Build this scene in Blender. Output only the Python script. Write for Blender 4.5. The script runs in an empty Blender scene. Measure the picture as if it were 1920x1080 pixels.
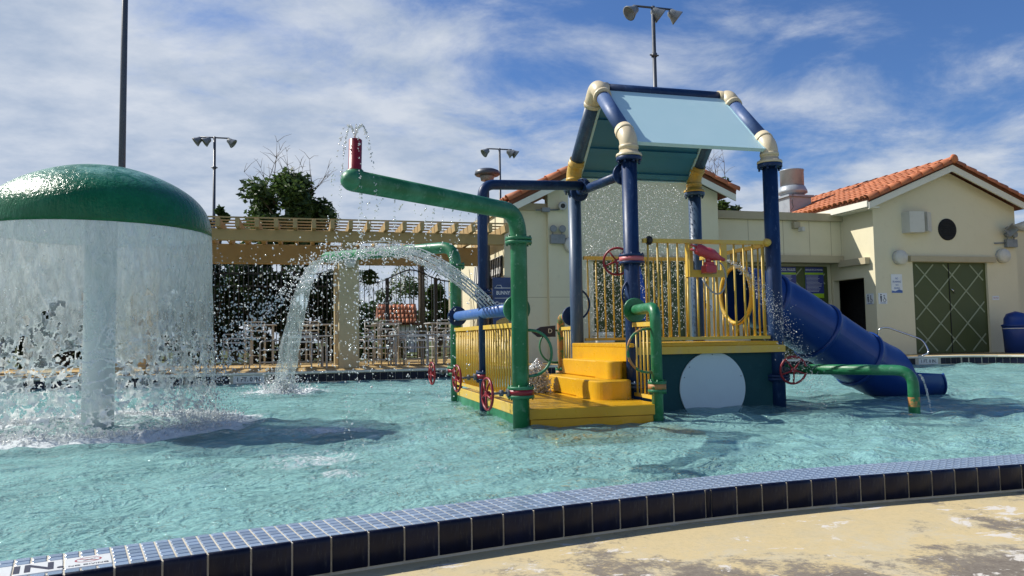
import bpy, math, random
import numpy as np
from mathutils import Vector, Matrix, noise

random.seed(7); rng = np.random.default_rng(11)
PI = math.pi
sc = bpy.context.scene
COL = sc.collection

# ------------------------------------------------------------------ camera
cam_d = bpy.data.cameras.new('camera'); cam = bpy.data.objects.new('camera', cam_d); COL.objects.link(cam)
cam_d.sensor_width = 36.0; cam_d.lens = 36.0 * 1450 / 1920; cam_d.clip_start = 0.05; cam_d.clip_end = 3000
cam.matrix_world = (Matrix.Translation((0, 0, 0.82)) @ Matrix.Rotation(math.radians(-15), 4, 'Z')
                    @ Matrix.Rotation(PI / 2 + math.atan(94 / 1450), 4, 'X') @ Matrix.Rotation(-0.015, 4, 'Z'))
sc.camera = cam

# ------------------------------------------------------------------ world, sun, exposure
SUN = Vector((-0.62, 0.40, 0.72)).normalized()
sun_el = math.asin(SUN.z); sun_az = math.atan2(SUN.x, SUN.y)
w = bpy.data.worlds.new('World'); sc.world = w; w.use_nodes = True
nt = w.node_tree; N = nt.nodes; L = nt.links; N.clear()
def wn(t, **k):
    n = N.new(t)
    for a, b in k.items(): setattr(n, a, b)
    return n
def wmath(op, a, b=None, c=None):
    n = wn('ShaderNodeMath', operation=op)
    for i, v in enumerate((a, b, c)):
        if v is None: continue
        if hasattr(v, 'is_linked'): L.new(v, n.inputs[i])
        else: n.inputs[i].default_value = v
    return n.outputs[0]
out = wn('ShaderNodeOutputWorld'); bg = wn('ShaderNodeBackground')
sky = wn('ShaderNodeTexSky', sky_type='NISHITA', sun_disc=False, sun_elevation=sun_el, sun_rotation=sun_az,
         altitude=0, air_density=1.0, dust_density=0.6, ozone_density=2.5)
tc = wn('ShaderNodeTexCoord'); sep = wn('ShaderNodeSeparateXYZ'); L.new(tc.outputs['Generated'], sep.inputs[0])
zz = wmath('MAXIMUM', sep.outputs[2], 0.0)
den = wmath('ADD', zz, 0.18)
px = wmath('DIVIDE', sep.outputs[0], den); py = wmath('DIVIDE', sep.outputs[1], den)
cmb = wn('ShaderNodeCombineXYZ'); L.new(px, cmb.inputs[0]); L.new(py, cmb.inputs[1])
mp = wn('ShaderNodeMapping'); mp.inputs['Rotation'].default_value = (0, 0, math.radians(32)); mp.inputs['Scale'].default_value = (0.95, 1.1, 1)
L.new(cmb.outputs[0], mp.inputs[0])
n1 = wn('ShaderNodeTexNoise'); n1.inputs['Scale'].default_value = 2.1; n1.inputs['Detail'].default_value = 9; n1.inputs['Roughness'].default_value = 0.62
n1.inputs['Distortion'].default_value = 0.35
L.new(mp.outputs[0], n1.inputs['Vector'])
n2 = wn('ShaderNodeTexNoise'); n2.inputs['Scale'].default_value = 0.45; n2.inputs['Detail'].default_value = 3
L.new(mp.outputs[0], n2.inputs['Vector'])
# coverage: a bank of cloud to the west (the sun's side) and along the horizon
westness = wmath('MULTIPLY_ADD', sep.outputs[0], -0.36, 0.245)
horiz = wmath('MULTIPLY_ADD', zz, -1.15, 0.34)
cov = wmath('ADD', wmath('ADD', n1.outputs['Fac'], wmath('MULTIPLY_ADD', n2.outputs['Fac'], 0.5, -0.25)), wmath('ADD', westness, horiz))
mr = wn('ShaderNodeMapRange'); mr.inputs['From Min'].default_value = 0.44; mr.inputs['From Max'].default_value = 0.76
mr.interpolation_type = 'SMOOTHSTEP'; L.new(cov, mr.inputs['Value'])
skyc = wn('ShaderNodeMix', data_type='RGBA', blend_type='MULTIPLY'); skyc.inputs[0].default_value = 1.0
L.new(sky.outputs[0], skyc.inputs[6]); skyc.inputs[7].default_value = (0.50, 0.70, 1.0, 1)
cm = wn('ShaderNodeMix', data_type='RGBA'); L.new(wmath('MULTIPLY', mr.outputs[0], 0.92), cm.inputs[0])
n3 = wn('ShaderNodeTexNoise'); n3.inputs['Scale'].default_value = 4.2; n3.inputs['Detail'].default_value = 7; n3.inputs['Roughness'].default_value = 0.6; L.new(mp.outputs[0], n3.inputs['Vector'])
cr_ = wn('ShaderNodeMapRange'); cr_.inputs['From Min'].default_value = 0.36; cr_.inputs['From Max'].default_value = 0.66; L.new(n3.outputs['Fac'], cr_.inputs['Value'])
cc = wn('ShaderNodeMix', data_type='RGBA'); L.new(cr_.outputs[0], cc.inputs[0]); cc.inputs[6].default_value = (3.7, 4.4, 5.5, 1); cc.inputs[7].default_value = (5.7, 6.1, 6.7, 1)
L.new(skyc.outputs[2], cm.inputs[6]); L.new(cc.outputs[2], cm.inputs[7])
L.new(cm.outputs[2], bg.inputs[0]); bg.inputs[1].default_value = 0.10
L.new(bg.outputs[0], out.inputs[0])

sd = bpy.data.lights.new('sun', 'SUN'); sd.energy = 5.0; sd.angle = math.radians(0.53); sd.color = (1.0, 0.955, 0.87)
so = bpy.data.objects.new('sun', sd); COL.objects.link(so); so.location = (-20, 12, 30)
so.rotation_euler = SUN.to_track_quat('Z', 'Y').to_euler()

sc.view_settings.view_transform = 'Standard'; sc.view_settings.look = 'None'
sc.view_settings.exposure = 0.25; sc.view_settings.gamma = 1.0; sc.view_settings.use_curve_mapping = False
cy = sc.cycles
cy.use_denoising = True; cy.max_bounces = 10; cy.transparent_max_bounces = 28; cy.diffuse_bounces = 4; cy.glossy_bounces = 4
cy.caustics_reflective = False; cy.caustics_refractive = False; cy.sample_clamp_indirect = 6

# ------------------------------------------------------------------ materials
class NT:
    def __init__(s, m):
        m.use_nodes = True; s.t = m.node_tree; s.t.nodes.clear()
        s.out = s.n('ShaderNodeOutputMaterial')
    def n(s, t, **k):
        x = s.t.nodes.new(t)
        for a, b in k.items(): setattr(x, a, b)
        return x
    def l(s, a, b): s.t.links.new(a, b)
    def setv(s, sock, v):
        if hasattr(v, 'is_linked'): s.l(v, sock)
        elif isinstance(v, (tuple, list)) and len(v) == 3 and sock.type == 'RGBA': sock.default_value = (*v, 1)
        else: sock.default_value = v
    def noise(s, vec, scale, detail=4, rough=0.55, dist=0.0):
        x = s.n('ShaderNodeTexNoise'); s.setv(x.inputs['Scale'], scale); x.inputs['Detail'].default_value = detail
        x.inputs['Roughness'].default_value = rough; x.inputs['Distortion'].default_value = dist
        if vec is not None: s.l(vec, x.inputs['Vector'])
        return x.outputs['Fac']
    def coord(s, which='Object', scale=None):
        c = s.n('ShaderNodeTexCoord').outputs[which]
        if scale:
            m = s.n('ShaderNodeMapping'); m.inputs['Scale'].default_value = scale; s.l(c, m.inputs[0]); c = m.outputs[0]
        return c
    def ramp(s, v, a, b, smooth=True):
        x = s.n('ShaderNodeMapRange'); x.interpolation_type = 'SMOOTHSTEP' if smooth else 'LINEAR'
        s.l(v, x.inputs['Value']); x.inputs['From Min'].default_value = a; x.inputs['From Max'].default_value = b
        return x.outputs[0]
    def mix(s, f, a, b):
        x = s.n('ShaderNodeMix', data_type='RGBA'); s.setv(x.inputs[0], f); s.setv(x.inputs[6], a); s.setv(x.inputs[7], b); return x.outputs[2]
    def math(s, op, a, b=None):
        x = s.n('ShaderNodeMath', operation=op); s.setv(x.inputs[0], a)
        if b is not None: s.setv(x.inputs[1], b)
        return x.outputs[0]
    def bump(s, h, strength, dist=0.01):
        x = s.n('ShaderNodeBump'); x.inputs['Strength'].default_value = strength; x.inputs['Distance'].default_value = dist
        s.l(h, x.inputs['Height']); return x.outputs[0]
    def pbr(s, col, rough=0.5, metal=0.0, normal=None, spec=0.5, coat=0.0):
        p = s.n('ShaderNodeBsdfPrincipled'); s.setv(p.inputs['Base Color'], col); s.setv(p.inputs['Roughness'], rough)
        p.inputs['Metallic'].default_value = metal; p.inputs['Specular IOR Level'].default_value = spec
        p.inputs['Coat Weight'].default_value = coat; p.inputs['Coat Roughness'].default_value = 0.12
        if normal is not None: s.l(normal, p.inputs['Normal'])
        return p.outputs[0]
    def surf(s, sh): s.l(sh, s.out.inputs['Surface'])

MATS = {}
def paint(name, col, col2=None, rough=0.45, scale=3.0, amt=(0.45, 0.75), metal=0.0, bump=0.15, bscale=40, vary=0.0, stretch=None, dirt=None, coat=0.0, spec=0.5):
    """painted surface: base colour, a second worn or stained colour in patches, fine relief"""
    m = bpy.data.materials.new(name); t = NT(m)
    c = t.coord('Object', stretch)
    col2 = col2 or tuple(x * 0.82 for x in col)
    f = t.ramp(t.noise(c, scale, 7, 0.65), *amt)
    k = t.mix(f, col, col2)
    if dirt:
        k = t.mix(t.math('MULTIPLY', t.ramp(t.noise(c, scale * 5, 6, 0.7), 0.55, 0.7), dirt[1]), k, dirt[0])
    if vary:
        r = t.n('ShaderNodeObjectInfo').outputs['Random']
        h = t.n('ShaderNodeHueSaturation'); t.l(k, h.inputs['Color'])
        t.l(t.math('MULTIPLY_ADD', r, vary) if False else t.math('ADD', t.math('MULTIPLY', r, vary), 1 - vary / 2), h.inputs['Value']); k = h.outputs[0]
    rg = t.math('ADD', t.math('MULTIPLY', t.noise(c, scale * 4, 4), 0.25), rough - 0.12)
    t.surf(t.pbr(k, rg, metal, t.bump(t.noise(c, bscale, 4), bump, 0.004), spec, coat))
    MATS[name] = m; return m

paint('green_paint', (0.010, 0.14, 0.05), (0.06, 0.25, 0.135), 0.40, 3.0, (0.42, 0.72), dirt=((0.18, 0.32, 0.24), 0.5), bump=0.25)
paint('green_wet', (0.008, 0.14, 0.05), (0.03, 0.20, 0.09), 0.25, 4.0, (0.4, 0.8), bump=0.3)
paint('blue_dusty_sunlit', (0.05, 0.10, 0.24), (0.08, 0.14, 0.28), 0.5, 5)  # dust plus sunlight on the front rafters, both put into the colour
paint('blue_paint', (0.006, 0.026, 0.088), (0.014, 0.05, 0.145), 0.42, 5, (0.45, 0.8), dirt=((0.10, 0.16, 0.28), 0.42), stretch=(1, 1, 0.35), spec=0.3)
paint('blue_weathered', (0.04, 0.085, 0.15), (0.018, 0.04, 0.10), 0.45, 6, (0.35, 0.75), stretch=(2, 2, 0.3), dirt=((0.2, 0.27, 0.36), 0.4))
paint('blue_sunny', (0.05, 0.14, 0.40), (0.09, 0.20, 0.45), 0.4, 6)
paint('slide_blue', (0.004, 0.038, 0.205), (0.007, 0.05, 0.24), 0.33, 3, bump=0.08)
paint('cream_plastic', (0.66, 0.56, 0.38), (0.58, 0.47, 0.29), 0.4, 6, dirt=((0.45, 0.33, 0.16), 0.4))
paint('yellow_plastic', (0.60, 0.37, 0.06), (0.50, 0.33, 0.10), 0.42, 7, dirt=((0.26, 0.20, 0.1), 0.5))
paint('yellow_rail', (0.66, 0.44, 0.06), (0.58, 0.42, 0.14), 0.42, 6, dirt=((0.40, 0.2, 0.07), 0.45))
paint('yellow_step', (0.66, 0.37, 0.012), (0.58, 0.31, 0.01), 0.30, 2.5, (0.4, 0.7), bump=0.2, bscale=70, dirt=((0.45, 0.25, 0.03), 0.35))
paint('yellow_board', (0.62, 0.35, 0.012), (0.52, 0.28, 0.012), 0.26, 5, (0.4, 0.7), stretch=(0.5, 4, 1), bump=0.35, vary=0.18)
paint('teal_wall', (0.006, 0.052, 0.066), (0.010, 0.066, 0.08), 0.55, 3, dirt=((0.02, 0.085, 0.095), 0.4), spec=0.2)
paint('aqua_shade', (0.032, 0.18, 0.29), (0.036, 0.20, 0.31), 0.5, 2)  # panel aqua darkened: shade under the roof is put into this colour
paint('aqua_panel', (0.50, 0.73, 0.78), (0.53, 0.75, 0.80), 0.45, 2, bump=0.06)
paint('white_disc', (0.47, 0.60, 0.68), (0.44, 0.56, 0.64), 0.45, 3, bump=0.05)
paint('red_paint', (0.24, 0.008, 0.018), (0.18, 0.008, 0.014), 0.38, 9)
paint('pink_paint', (0.52, 0.13, 0.14), (0.44, 0.09, 0.1), 0.45, 8)
paint('cannon_red', (0.42, 0.04, 0.06), (0.52, 0.12, 0.13), 0.4, 7)
paint('rusty_liner', (0.16, 0.10, 0.045), (0.10, 0.07, 0.05), 0.6, 6)
paint('rusty_green', (0.02, 0.17, 0.06), (0.42, 0.19, 0.06), 0.55, 9, (0.42, 0.55))
paint('mushroom_white', (0.78, 0.82, 0.82), (0.70, 0.75, 0.76), 0.35, 4)
paint('stucco', (0.72, 0.66, 0.47), (0.69, 0.63, 0.44), 0.85, 1.2, bump=0.5, bscale=60, spec=0.2, dirt=((0.5, 0.45, 0.32), 0.18))
paint('stucco_trim', (0.46, 0.40, 0.27), (0.42, 0.36, 0.24), 0.85, 1.5, bump=0.4, bscale=60, spec=0.2)
paint('white_trim', (0.74, 0.72, 0.62), (0.68, 0.65, 0.55), 0.7, 2)
paint('column_tan', (0.52, 0.44, 0.27), (0.48, 0.40, 0.24), 0.8, 2, bump=0.3, spec=0.2)
paint('tan_wood', (0.42, 0.30, 0.145), (0.37, 0.26, 0.12), 0.7, 2, bump=0.3, spec=0.2)
paint('roof_tile', (0.48, 0.155, 0.06), (0.38, 0.12, 0.05), 0.7, 3, vary=0.45, bump=0.5, dirt=((0.26, 0.10, 0.05), 0.4))
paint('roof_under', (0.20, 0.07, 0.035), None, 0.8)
paint('olive_panel', (0.058, 0.078, 0.018), (0.066, 0.088, 0.022), 0.5, 2)
paint('lattice', (0.30, 0.34, 0.22), None, 0.6)
paint('dark_interior', (0.012, 0.012, 0.014), None, 0.9)
paint('white_metal', (0.46, 0.46, 0.45), (0.36, 0.355, 0.34), 0.4, 8)
paint('grey_metal', (0.10, 0.11, 0.125), (0.14, 0.15, 0.16), 0.5, 4)
paint('pole_metal', (0.075, 0.085, 0.105), (0.10, 0.11, 0.13), 0.45, 2, metal=0.2)
paint('lamp_grey', (0.22, 0.235, 0.245), (0.14, 0.155, 0.165), 0.4, 5)
paint('galvanised', (0.33, 0.37, 0.41), (0.25, 0.28, 0.32), 0.38, 5, metal=0.12, bump=0.05)
paint('stainless', (0.62, 0.62, 0.63), (0.55, 0.55, 0.56), 0.16, 5, metal=1.0, bump=0.02)
paint('black_iron', (0.012, 0.012, 0.014), None, 0.45)
paint('black_fabric', (0.014, 0.014, 0.017), None, 0.8)
paint('white_fabric', (0.62, 0.62, 0.60), None, 0.8)
paint('sign_blue', (0.02, 0.05, 0.16), None, 0.4)
paint('sign_navy', (0.03, 0.045, 0.22), None, 0.4)
paint('sign_lime', (0.34, 0.55, 0.03), None, 0.4)
paint('sign_white', (0.74, 0.76, 0.78), None, 0.4)
paint('ink_white', (0.75, 0.77, 0.8), None, 0.5)
paint('ink_dark', (0.02, 0.022, 0.05), None, 0.5)
paint('ink_blue', (0.05, 0.13, 0.38), None, 0.5)
paint('ink_red', (0.30, 0.03, 0.05), None, 0.5)
paint('ink_gold', (0.50, 0.36, 0.12), (0.2, 0.1, 0.03), 0.6, 25)
paint('tile_navy', (0.004, 0.006, 0.022), (0.006, 0.010, 0.034), 0.34, 6, vary=0.5, bump=0.12, bscale=12, dirt=((0.07, 0.075, 0.08), 0.45), stretch=(4, 4, 0.5), spec=0.25)
paint('tile_blue', (0.21, 0.28, 0.39), (0.24, 0.31, 0.42), 0.24, 8, vary=0.35, bump=0.1)
paint('tile_white', (0.66, 0.68, 0.68), (0.58, 0.58, 0.57), 0.35, 8)
paint('grout', (0.54, 0.50, 0.41), (0.40, 0.35, 0.25), 0.9, 8, bump=0.4)
paint('bin_blue', (0.012, 0.045, 0.22), None, 0.4)
paint('bark', (0.11, 0.085, 0.06), (0.06, 0.045, 0.03), 0.9, 8, bump=0.6)
paint('dead_twig', (0.20, 0.17, 0.15), None, 0.9)
paint('far_white', (0.62, 0.62, 0.60), None, 0.8)
paint('umbrella_blue', (0.02, 0.09, 0.42), (0.03, 0.12, 0.5), 0.7, 5)
paint('hose_grey', (0.30, 0.31, 0.32), None, 0.4)
paint('lamp_white', (0.60, 0.58, 0.51), (0.54, 0.52, 0.45), 0.35, 5)

def leaf_mat(name, a, b, tr=0.35):
    m = bpy.data.materials.new(name); t = NT(m)
    f = t.noise(t.coord('Object'), 1.6, 3); f2 = t.noise(t.coord('Object'), 14, 2)
    k = t.mix(t.ramp(t.math('ADD', t.math('MULTIPLY', f, 0.6), t.math('MULTIPLY', f2, 0.4)), 0.38, 0.62), a, b)
    d = t.pbr(k, 0.5, 0, None, 0.4)
    tl = t.n('ShaderNodeBsdfTranslucent'); t.l(k, tl.inputs[0])
    mx = t.n('ShaderNodeMixShader'); mx.inputs[0].default_value = tr; t.l(d, mx.inputs[1]); t.l(tl.outputs[0], mx.inputs[2])
    t.surf(mx.outputs[0]); MATS[name] = m
leaf_mat('leaf_tree', (0.03, 0.065, 0.016), (0.085, 0.14, 0.035))
leaf_mat('leaf_hedge', (0.012, 0.032, 0.010), (0.035, 0.07, 0.02), 0.2)
leaf_mat('leaf_palm', (0.02, 0.05, 0.016), (0.06, 0.10, 0.03))

def deck_mat():
    m = bpy.data.materials.new('deck_paint'); MATS['deck_paint'] = m; t = NT(m)
    c = t.coord('Object')
    big = t.noise(c, 1.1, 9, 0.68, 0.6); fine = t.noise(c, 55, 6, 0.7); mid = t.noise(c, 5, 7, 0.7, 0.3)
    c2 = t.coord('Object', (1, 1, 1)); pos = t.n('ShaderNodeSeparateXYZ'); t.l(c, pos.inputs[0])
    # worn where people walk: away from the curb the paint has gone
    walk = t.ramp(pos.outputs[1], 3.15, 2.1)
    paintc = t.mix(t.ramp(mid, 0.4, 0.7), (0.54, 0.43, 0.235), (0.48, 0.405, 0.25))
    paintc = t.mix(t.math('MULTIPLY', t.ramp(fine, 0.45, 0.7), 0.5), paintc, (0.40, 0.33, 0.18))
    worn = t.math('ADD', t.math('ADD', t.math('MULTIPLY', mid, 0.45), t.math('MULTIPLY', big, 0.75)), t.math('MULTIPLY', t.math('SUBTRACT', walk, 0.5), 0.16))
    worn = t.math('ADD', worn, t.math('MULTIPLY', t.math('SUBTRACT', fine, 0.5), 0.30))
    thin = t.math('MULTIPLY', t.ramp(t.math('ADD', t.math('MULTIPLY', t.noise(c, 2.6, 8, 0.7, 0.5), 0.75), t.math('MULTIPLY', fine, 0.25)), 0.46, 0.60), t.ramp(pos.outputs[1], 3.35, 2.9))
    paintc = t.mix(t.math('MULTIPLY', thin, 0.7), paintc, (0.50, 0.45, 0.33))
    conc = t.mix(t.ramp(fine, 0.35, 0.65), (0.15, 0.125, 0.10), (0.22, 0.19, 0.15))
    k = t.mix(t.ramp(worn, 0.535, 0.65), paintc, conc)
    wn_ = t.math('ADD', t.math('MULTIPLY', t.noise(t.coord('Object', (1.3, 2.2, 1)), 2.4, 9, 0.72, 0.4), 0.85), t.math('MULTIPLY', fine, 0.15))
    k = t.mix(t.ramp(wn_, 0.56, 0.60), k, (0.60, 0.56, 0.50))
    h = t.math('ADD', t.math('MULTIPLY', fine, 0.5), t.math('MULTIPLY', t.ramp(worn, 0.535, 0.65), -0.5))
    t.surf(t.pbr(k, 0.75, 0, t.bump(h, 0.5, 0.006), 0.25))
deck_mat()
def fardeck_mat():
    m = bpy.data.materials.new('far_deck_paint'); MATS['far_deck_paint'] = m; t = NT(m); c = t.coord('Object')
    k = t.mix(t.ramp(t.noise(c, 1.2, 7, 0.65), 0.4, 0.65), (0.52, 0.36, 0.15), (0.42, 0.31, 0.16))
    t.surf(t.pbr(k, 0.8, 0, t.bump(t.noise(c, 40, 4), 0.3, 0.004), 0.2))
fardeck_mat()
def ground_mat():
    m = bpy.data.materials.new('ground_grass'); MATS['ground_grass'] = m; t = NT(m); c = t.coord('Object')
    k = t.mix(t.ramp(t.noise(c, 0.4, 8, 0.7), 0.35, 0.65), (0.05, 0.075, 0.025), (0.09, 0.10, 0.04))
    t.surf(t.pbr(k, 0.9, 0, t.bump(t.noise(c, 12, 5), 0.6, 0.03), 0.1))
ground_mat()
def floor_mat():
    m = bpy.data.materials.new('pool_plaster'); MATS['pool_plaster'] = m; t = NT(m); c = t.coord('Object')
    k = t.mix(t.ramp(t.noise(c, 1.2, 6, 0.6), 0.35, 0.7), (0.60, 0.84, 0.81), (0.66, 0.87, 0.84))
    t.surf(t.pbr(k, 0.7, 0, t.bump(t.noise(c, 8, 4), 0.2, 0.02), 0.2))
floor_mat()

def water_mat():
    m = bpy.data.materials.new('pool_water'); MATS['pool_water'] = m; t = NT(m); c = t.coord('Object')
    ridge = lambda v: t.math('SUBTRACT', 1.0, t.math('ABSOLUTE', t.math('MULTIPLY', t.math('SUBTRACT', v, 0.5), 4.0)))
    h = t.math('ADD', t.math('MULTIPLY', ridge(t.noise(c, 4.2, 2, 0.5, 1.3)), 0.55), t.math('MULTIPLY', ridge(t.noise(t.coord('Object', (1, 1.35, 1)), 10, 3, 0.55, 1.0)), 0.42))
    calm = t.ramp(t.noise(c, 0.7, 3, 0.5, 0.4), 0.32, 0.62)
    h = t.math('MULTIPLY', h, t.math('ADD', t.math('MULTIPLY', calm, 0.75), 0.35))
    nrm = t.bump(h, 1.0, 0.048)
    fr = t.n('ShaderNodeFresnel'); fr.inputs['IOR'].default_value = 1.33; t.l(nrm, fr.inputs['Normal'])
    gl = t.n('ShaderNodeBsdfGlossy'); gl.inputs['Roughness'].default_value = 0.035; t.l(nrm, gl.inputs['Normal'])
    tr = t.n('ShaderNodeBsdfTransparent'); tr.inputs[0].default_value = (0.84, 0.98, 0.975, 1)
    rf = t.n('ShaderNodeBsdfRefraction'); rf.inputs['IOR'].default_value = 1.33; rf.inputs['Roughness'].default_value = 0.02; rf.inputs[0].default_value = (0.78, 0.97, 0.96, 1); t.l(nrm, rf.inputs['Normal'])
    df = t.n('ShaderNodeBsdfDiffuse'); df.inputs[0].default_value = (0.34, 0.63, 0.62, 1); t.l(nrm, df.inputs['Normal'])
    mx0 = t.n('ShaderNodeMixShader'); mx0.inputs[0].default_value = 0.16; t.l(tr.outputs[0], mx0.inputs[1]); t.l(rf.outputs[0], mx0.inputs[2])
    mx1 = t.n('ShaderNodeMixShader'); t.l(t.math('ADD', t.math('MULTIPLY', t.ramp(t.noise(c, 0.45, 4, 0.55, 0.6), 0.3, 0.7), 0.20), 0.27), mx1.inputs[0]); t.l(mx0.outputs[0], mx1.inputs[1]); t.l(df.outputs[0], mx1.inputs[2])
    mx2 = t.n('ShaderNodeMixShader'); t.l(t.math('MULTIPLY', fr.outputs[0], 0.85), mx2.inputs[0]); t.l(mx1.outputs[0], mx2.inputs[1]); t.l(gl.outputs[0], mx2.inputs[2])
    at = t.n('ShaderNodeAttribute'); at.attribute_name = 'foam'
    fn = t.noise(t.coord('Object', (1, 1.0, 1)), 16, 8, 0.75, 1.2)
    fo = t.ramp(t.math('ADD', at.outputs['Fac'], t.math('MULTIPLY', t.math('SUBTRACT', fn, 0.5), 1.5)), 0.36, 0.74)
    fd = t.n('ShaderNodeBsdfDiffuse'); fd.inputs[0].default_value = (0.80, 0.85, 0.86, 1); t.l(t.bump(fn, 0.8, 0.05), fd.inputs['Normal'])
    mx3 = t.n('ShaderNodeMixShader'); t.l(fo, mx3.inputs[0]); t.l(mx2.outputs[0], mx3.inputs[1]); t.l(fd.outputs[0], mx3.inputs[2])
    t.surf(mx3.outputs[0])
water_mat()

def sheet_mat(name, cover, tint, rim=True, scale=14, gloss=0.25):
    """falling water: partly clear, partly broken white"""
    m = bpy.data.materials.new(name); MATS[name] = m; t = NT(m)
    c = t.coord('Object', (1, 1, 0.35)); nz = t.noise(c, scale, 6, 0.65, 0.8)
    nrm = t.bump(nz, 0.8, 0.03)
    tr = t.n('ShaderNodeBsdfTransparent'); tr.inputs[0].default_value = (0.93, 0.97, 0.97, 1)
    df = t.n('ShaderNodeBsdfDiffuse'); df.inputs[0].default_value = (*tint, 1); t.l(nrm, df.inputs['Normal'])
    tl = t.n('ShaderNodeBsdfTranslucent'); tl.inputs[0].default_value = (*tint, 1); t.l(nrm, tl.inputs['Normal'])
    a = t.n('ShaderNodeMixShader'); a.inputs[0].default_value = 0.5; t.l(df.outputs[0], a.inputs[1]); t.l(tl.outputs[0], a.inputs[2])
    gl = t.n('ShaderNodeBsdfGlossy'); gl.inputs['Roughness'].default_value = 0.15; t.l(nrm, gl.inputs['Normal'])
    b = t.n('ShaderNodeMixShader'); b.inputs[0].default_value = gloss; t.l(a.outputs[0], b.inputs[1]); t.l(gl.outputs[0], b.inputs[2])
    f = t.math('ADD', t.math('MULTIPLY', t.ramp(nz, 0.3, 0.75), cover * 1.1), cover * 0.45)
    if rim:
        at = t.n('ShaderNodeAttribute'); at.attribute_name = 'rim'
        f = t.math('MINIMUM', t.math('ADD', f, t.math('MULTIPLY', at.outputs['Fac'], 0.5)), 0.95)
    mx = t.n('ShaderNodeMixShader'); t.l(f, mx.inputs[0]); t.l(tr.outputs[0], mx.inputs[1]); t.l(b.outputs[0], mx.inputs[2])
    t.surf(mx.outputs[0])
sheet_mat('curtain_water', 0.42, (0.86, 0.88, 0.86))
sheet_mat('stream_water', 0.26, (0.74, 0.80, 0.80), rim=False, scale=22, gloss=0.4)
sheet_mat('droplet', 0.95, (0.97, 0.98, 0.98), rim=False, scale=30, gloss=0.2)
sheet_mat('froth', 1.3, (0.93, 0.95, 0.95), rim=False, scale=30, gloss=0.15)

def cap_mat():
    m = bpy.data.materials.new('wet_cap_green'); MATS['wet_cap_green'] = m; t = NT(m)
    c = t.coord('Object'); 
    geo = t.n('ShaderNodeNewGeometry'); sp = t.n('ShaderNodeSeparateXYZ'); t.l(c, sp.inputs[0])
    k = t.mix(t.ramp(t.noise(c, 3, 6, 0.6), 0.4, 0.7), (0.005, 0.12, 0.042), (0.014, 0.17, 0.07))
    # lime scale dried on the flat top of the cap
    top = t.ramp(sp.outputs[2], 2.28, 2.50)
    k = t.mix(t.math('MULTIPLY', t.math('MULTIPLY', top, t.ramp(t.noise(c, 5.5, 8, 0.7, 0.8), 0.42, 0.62)), 0.8), k, (0.22, 0.44, 0.35))
    st = t.noise(t.coord('Object', (1, 1, 0.16)), 22, 4, 0.6, 0.5)
    h = t.math('ADD', st, t.math('MULTIPLY', t.noise(c, 42, 3), 0.5))
    t.surf(t.pbr(k, 0.25, 0, t.bump(h, 0.6, 0.02), 0.35))
cap_mat()

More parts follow.
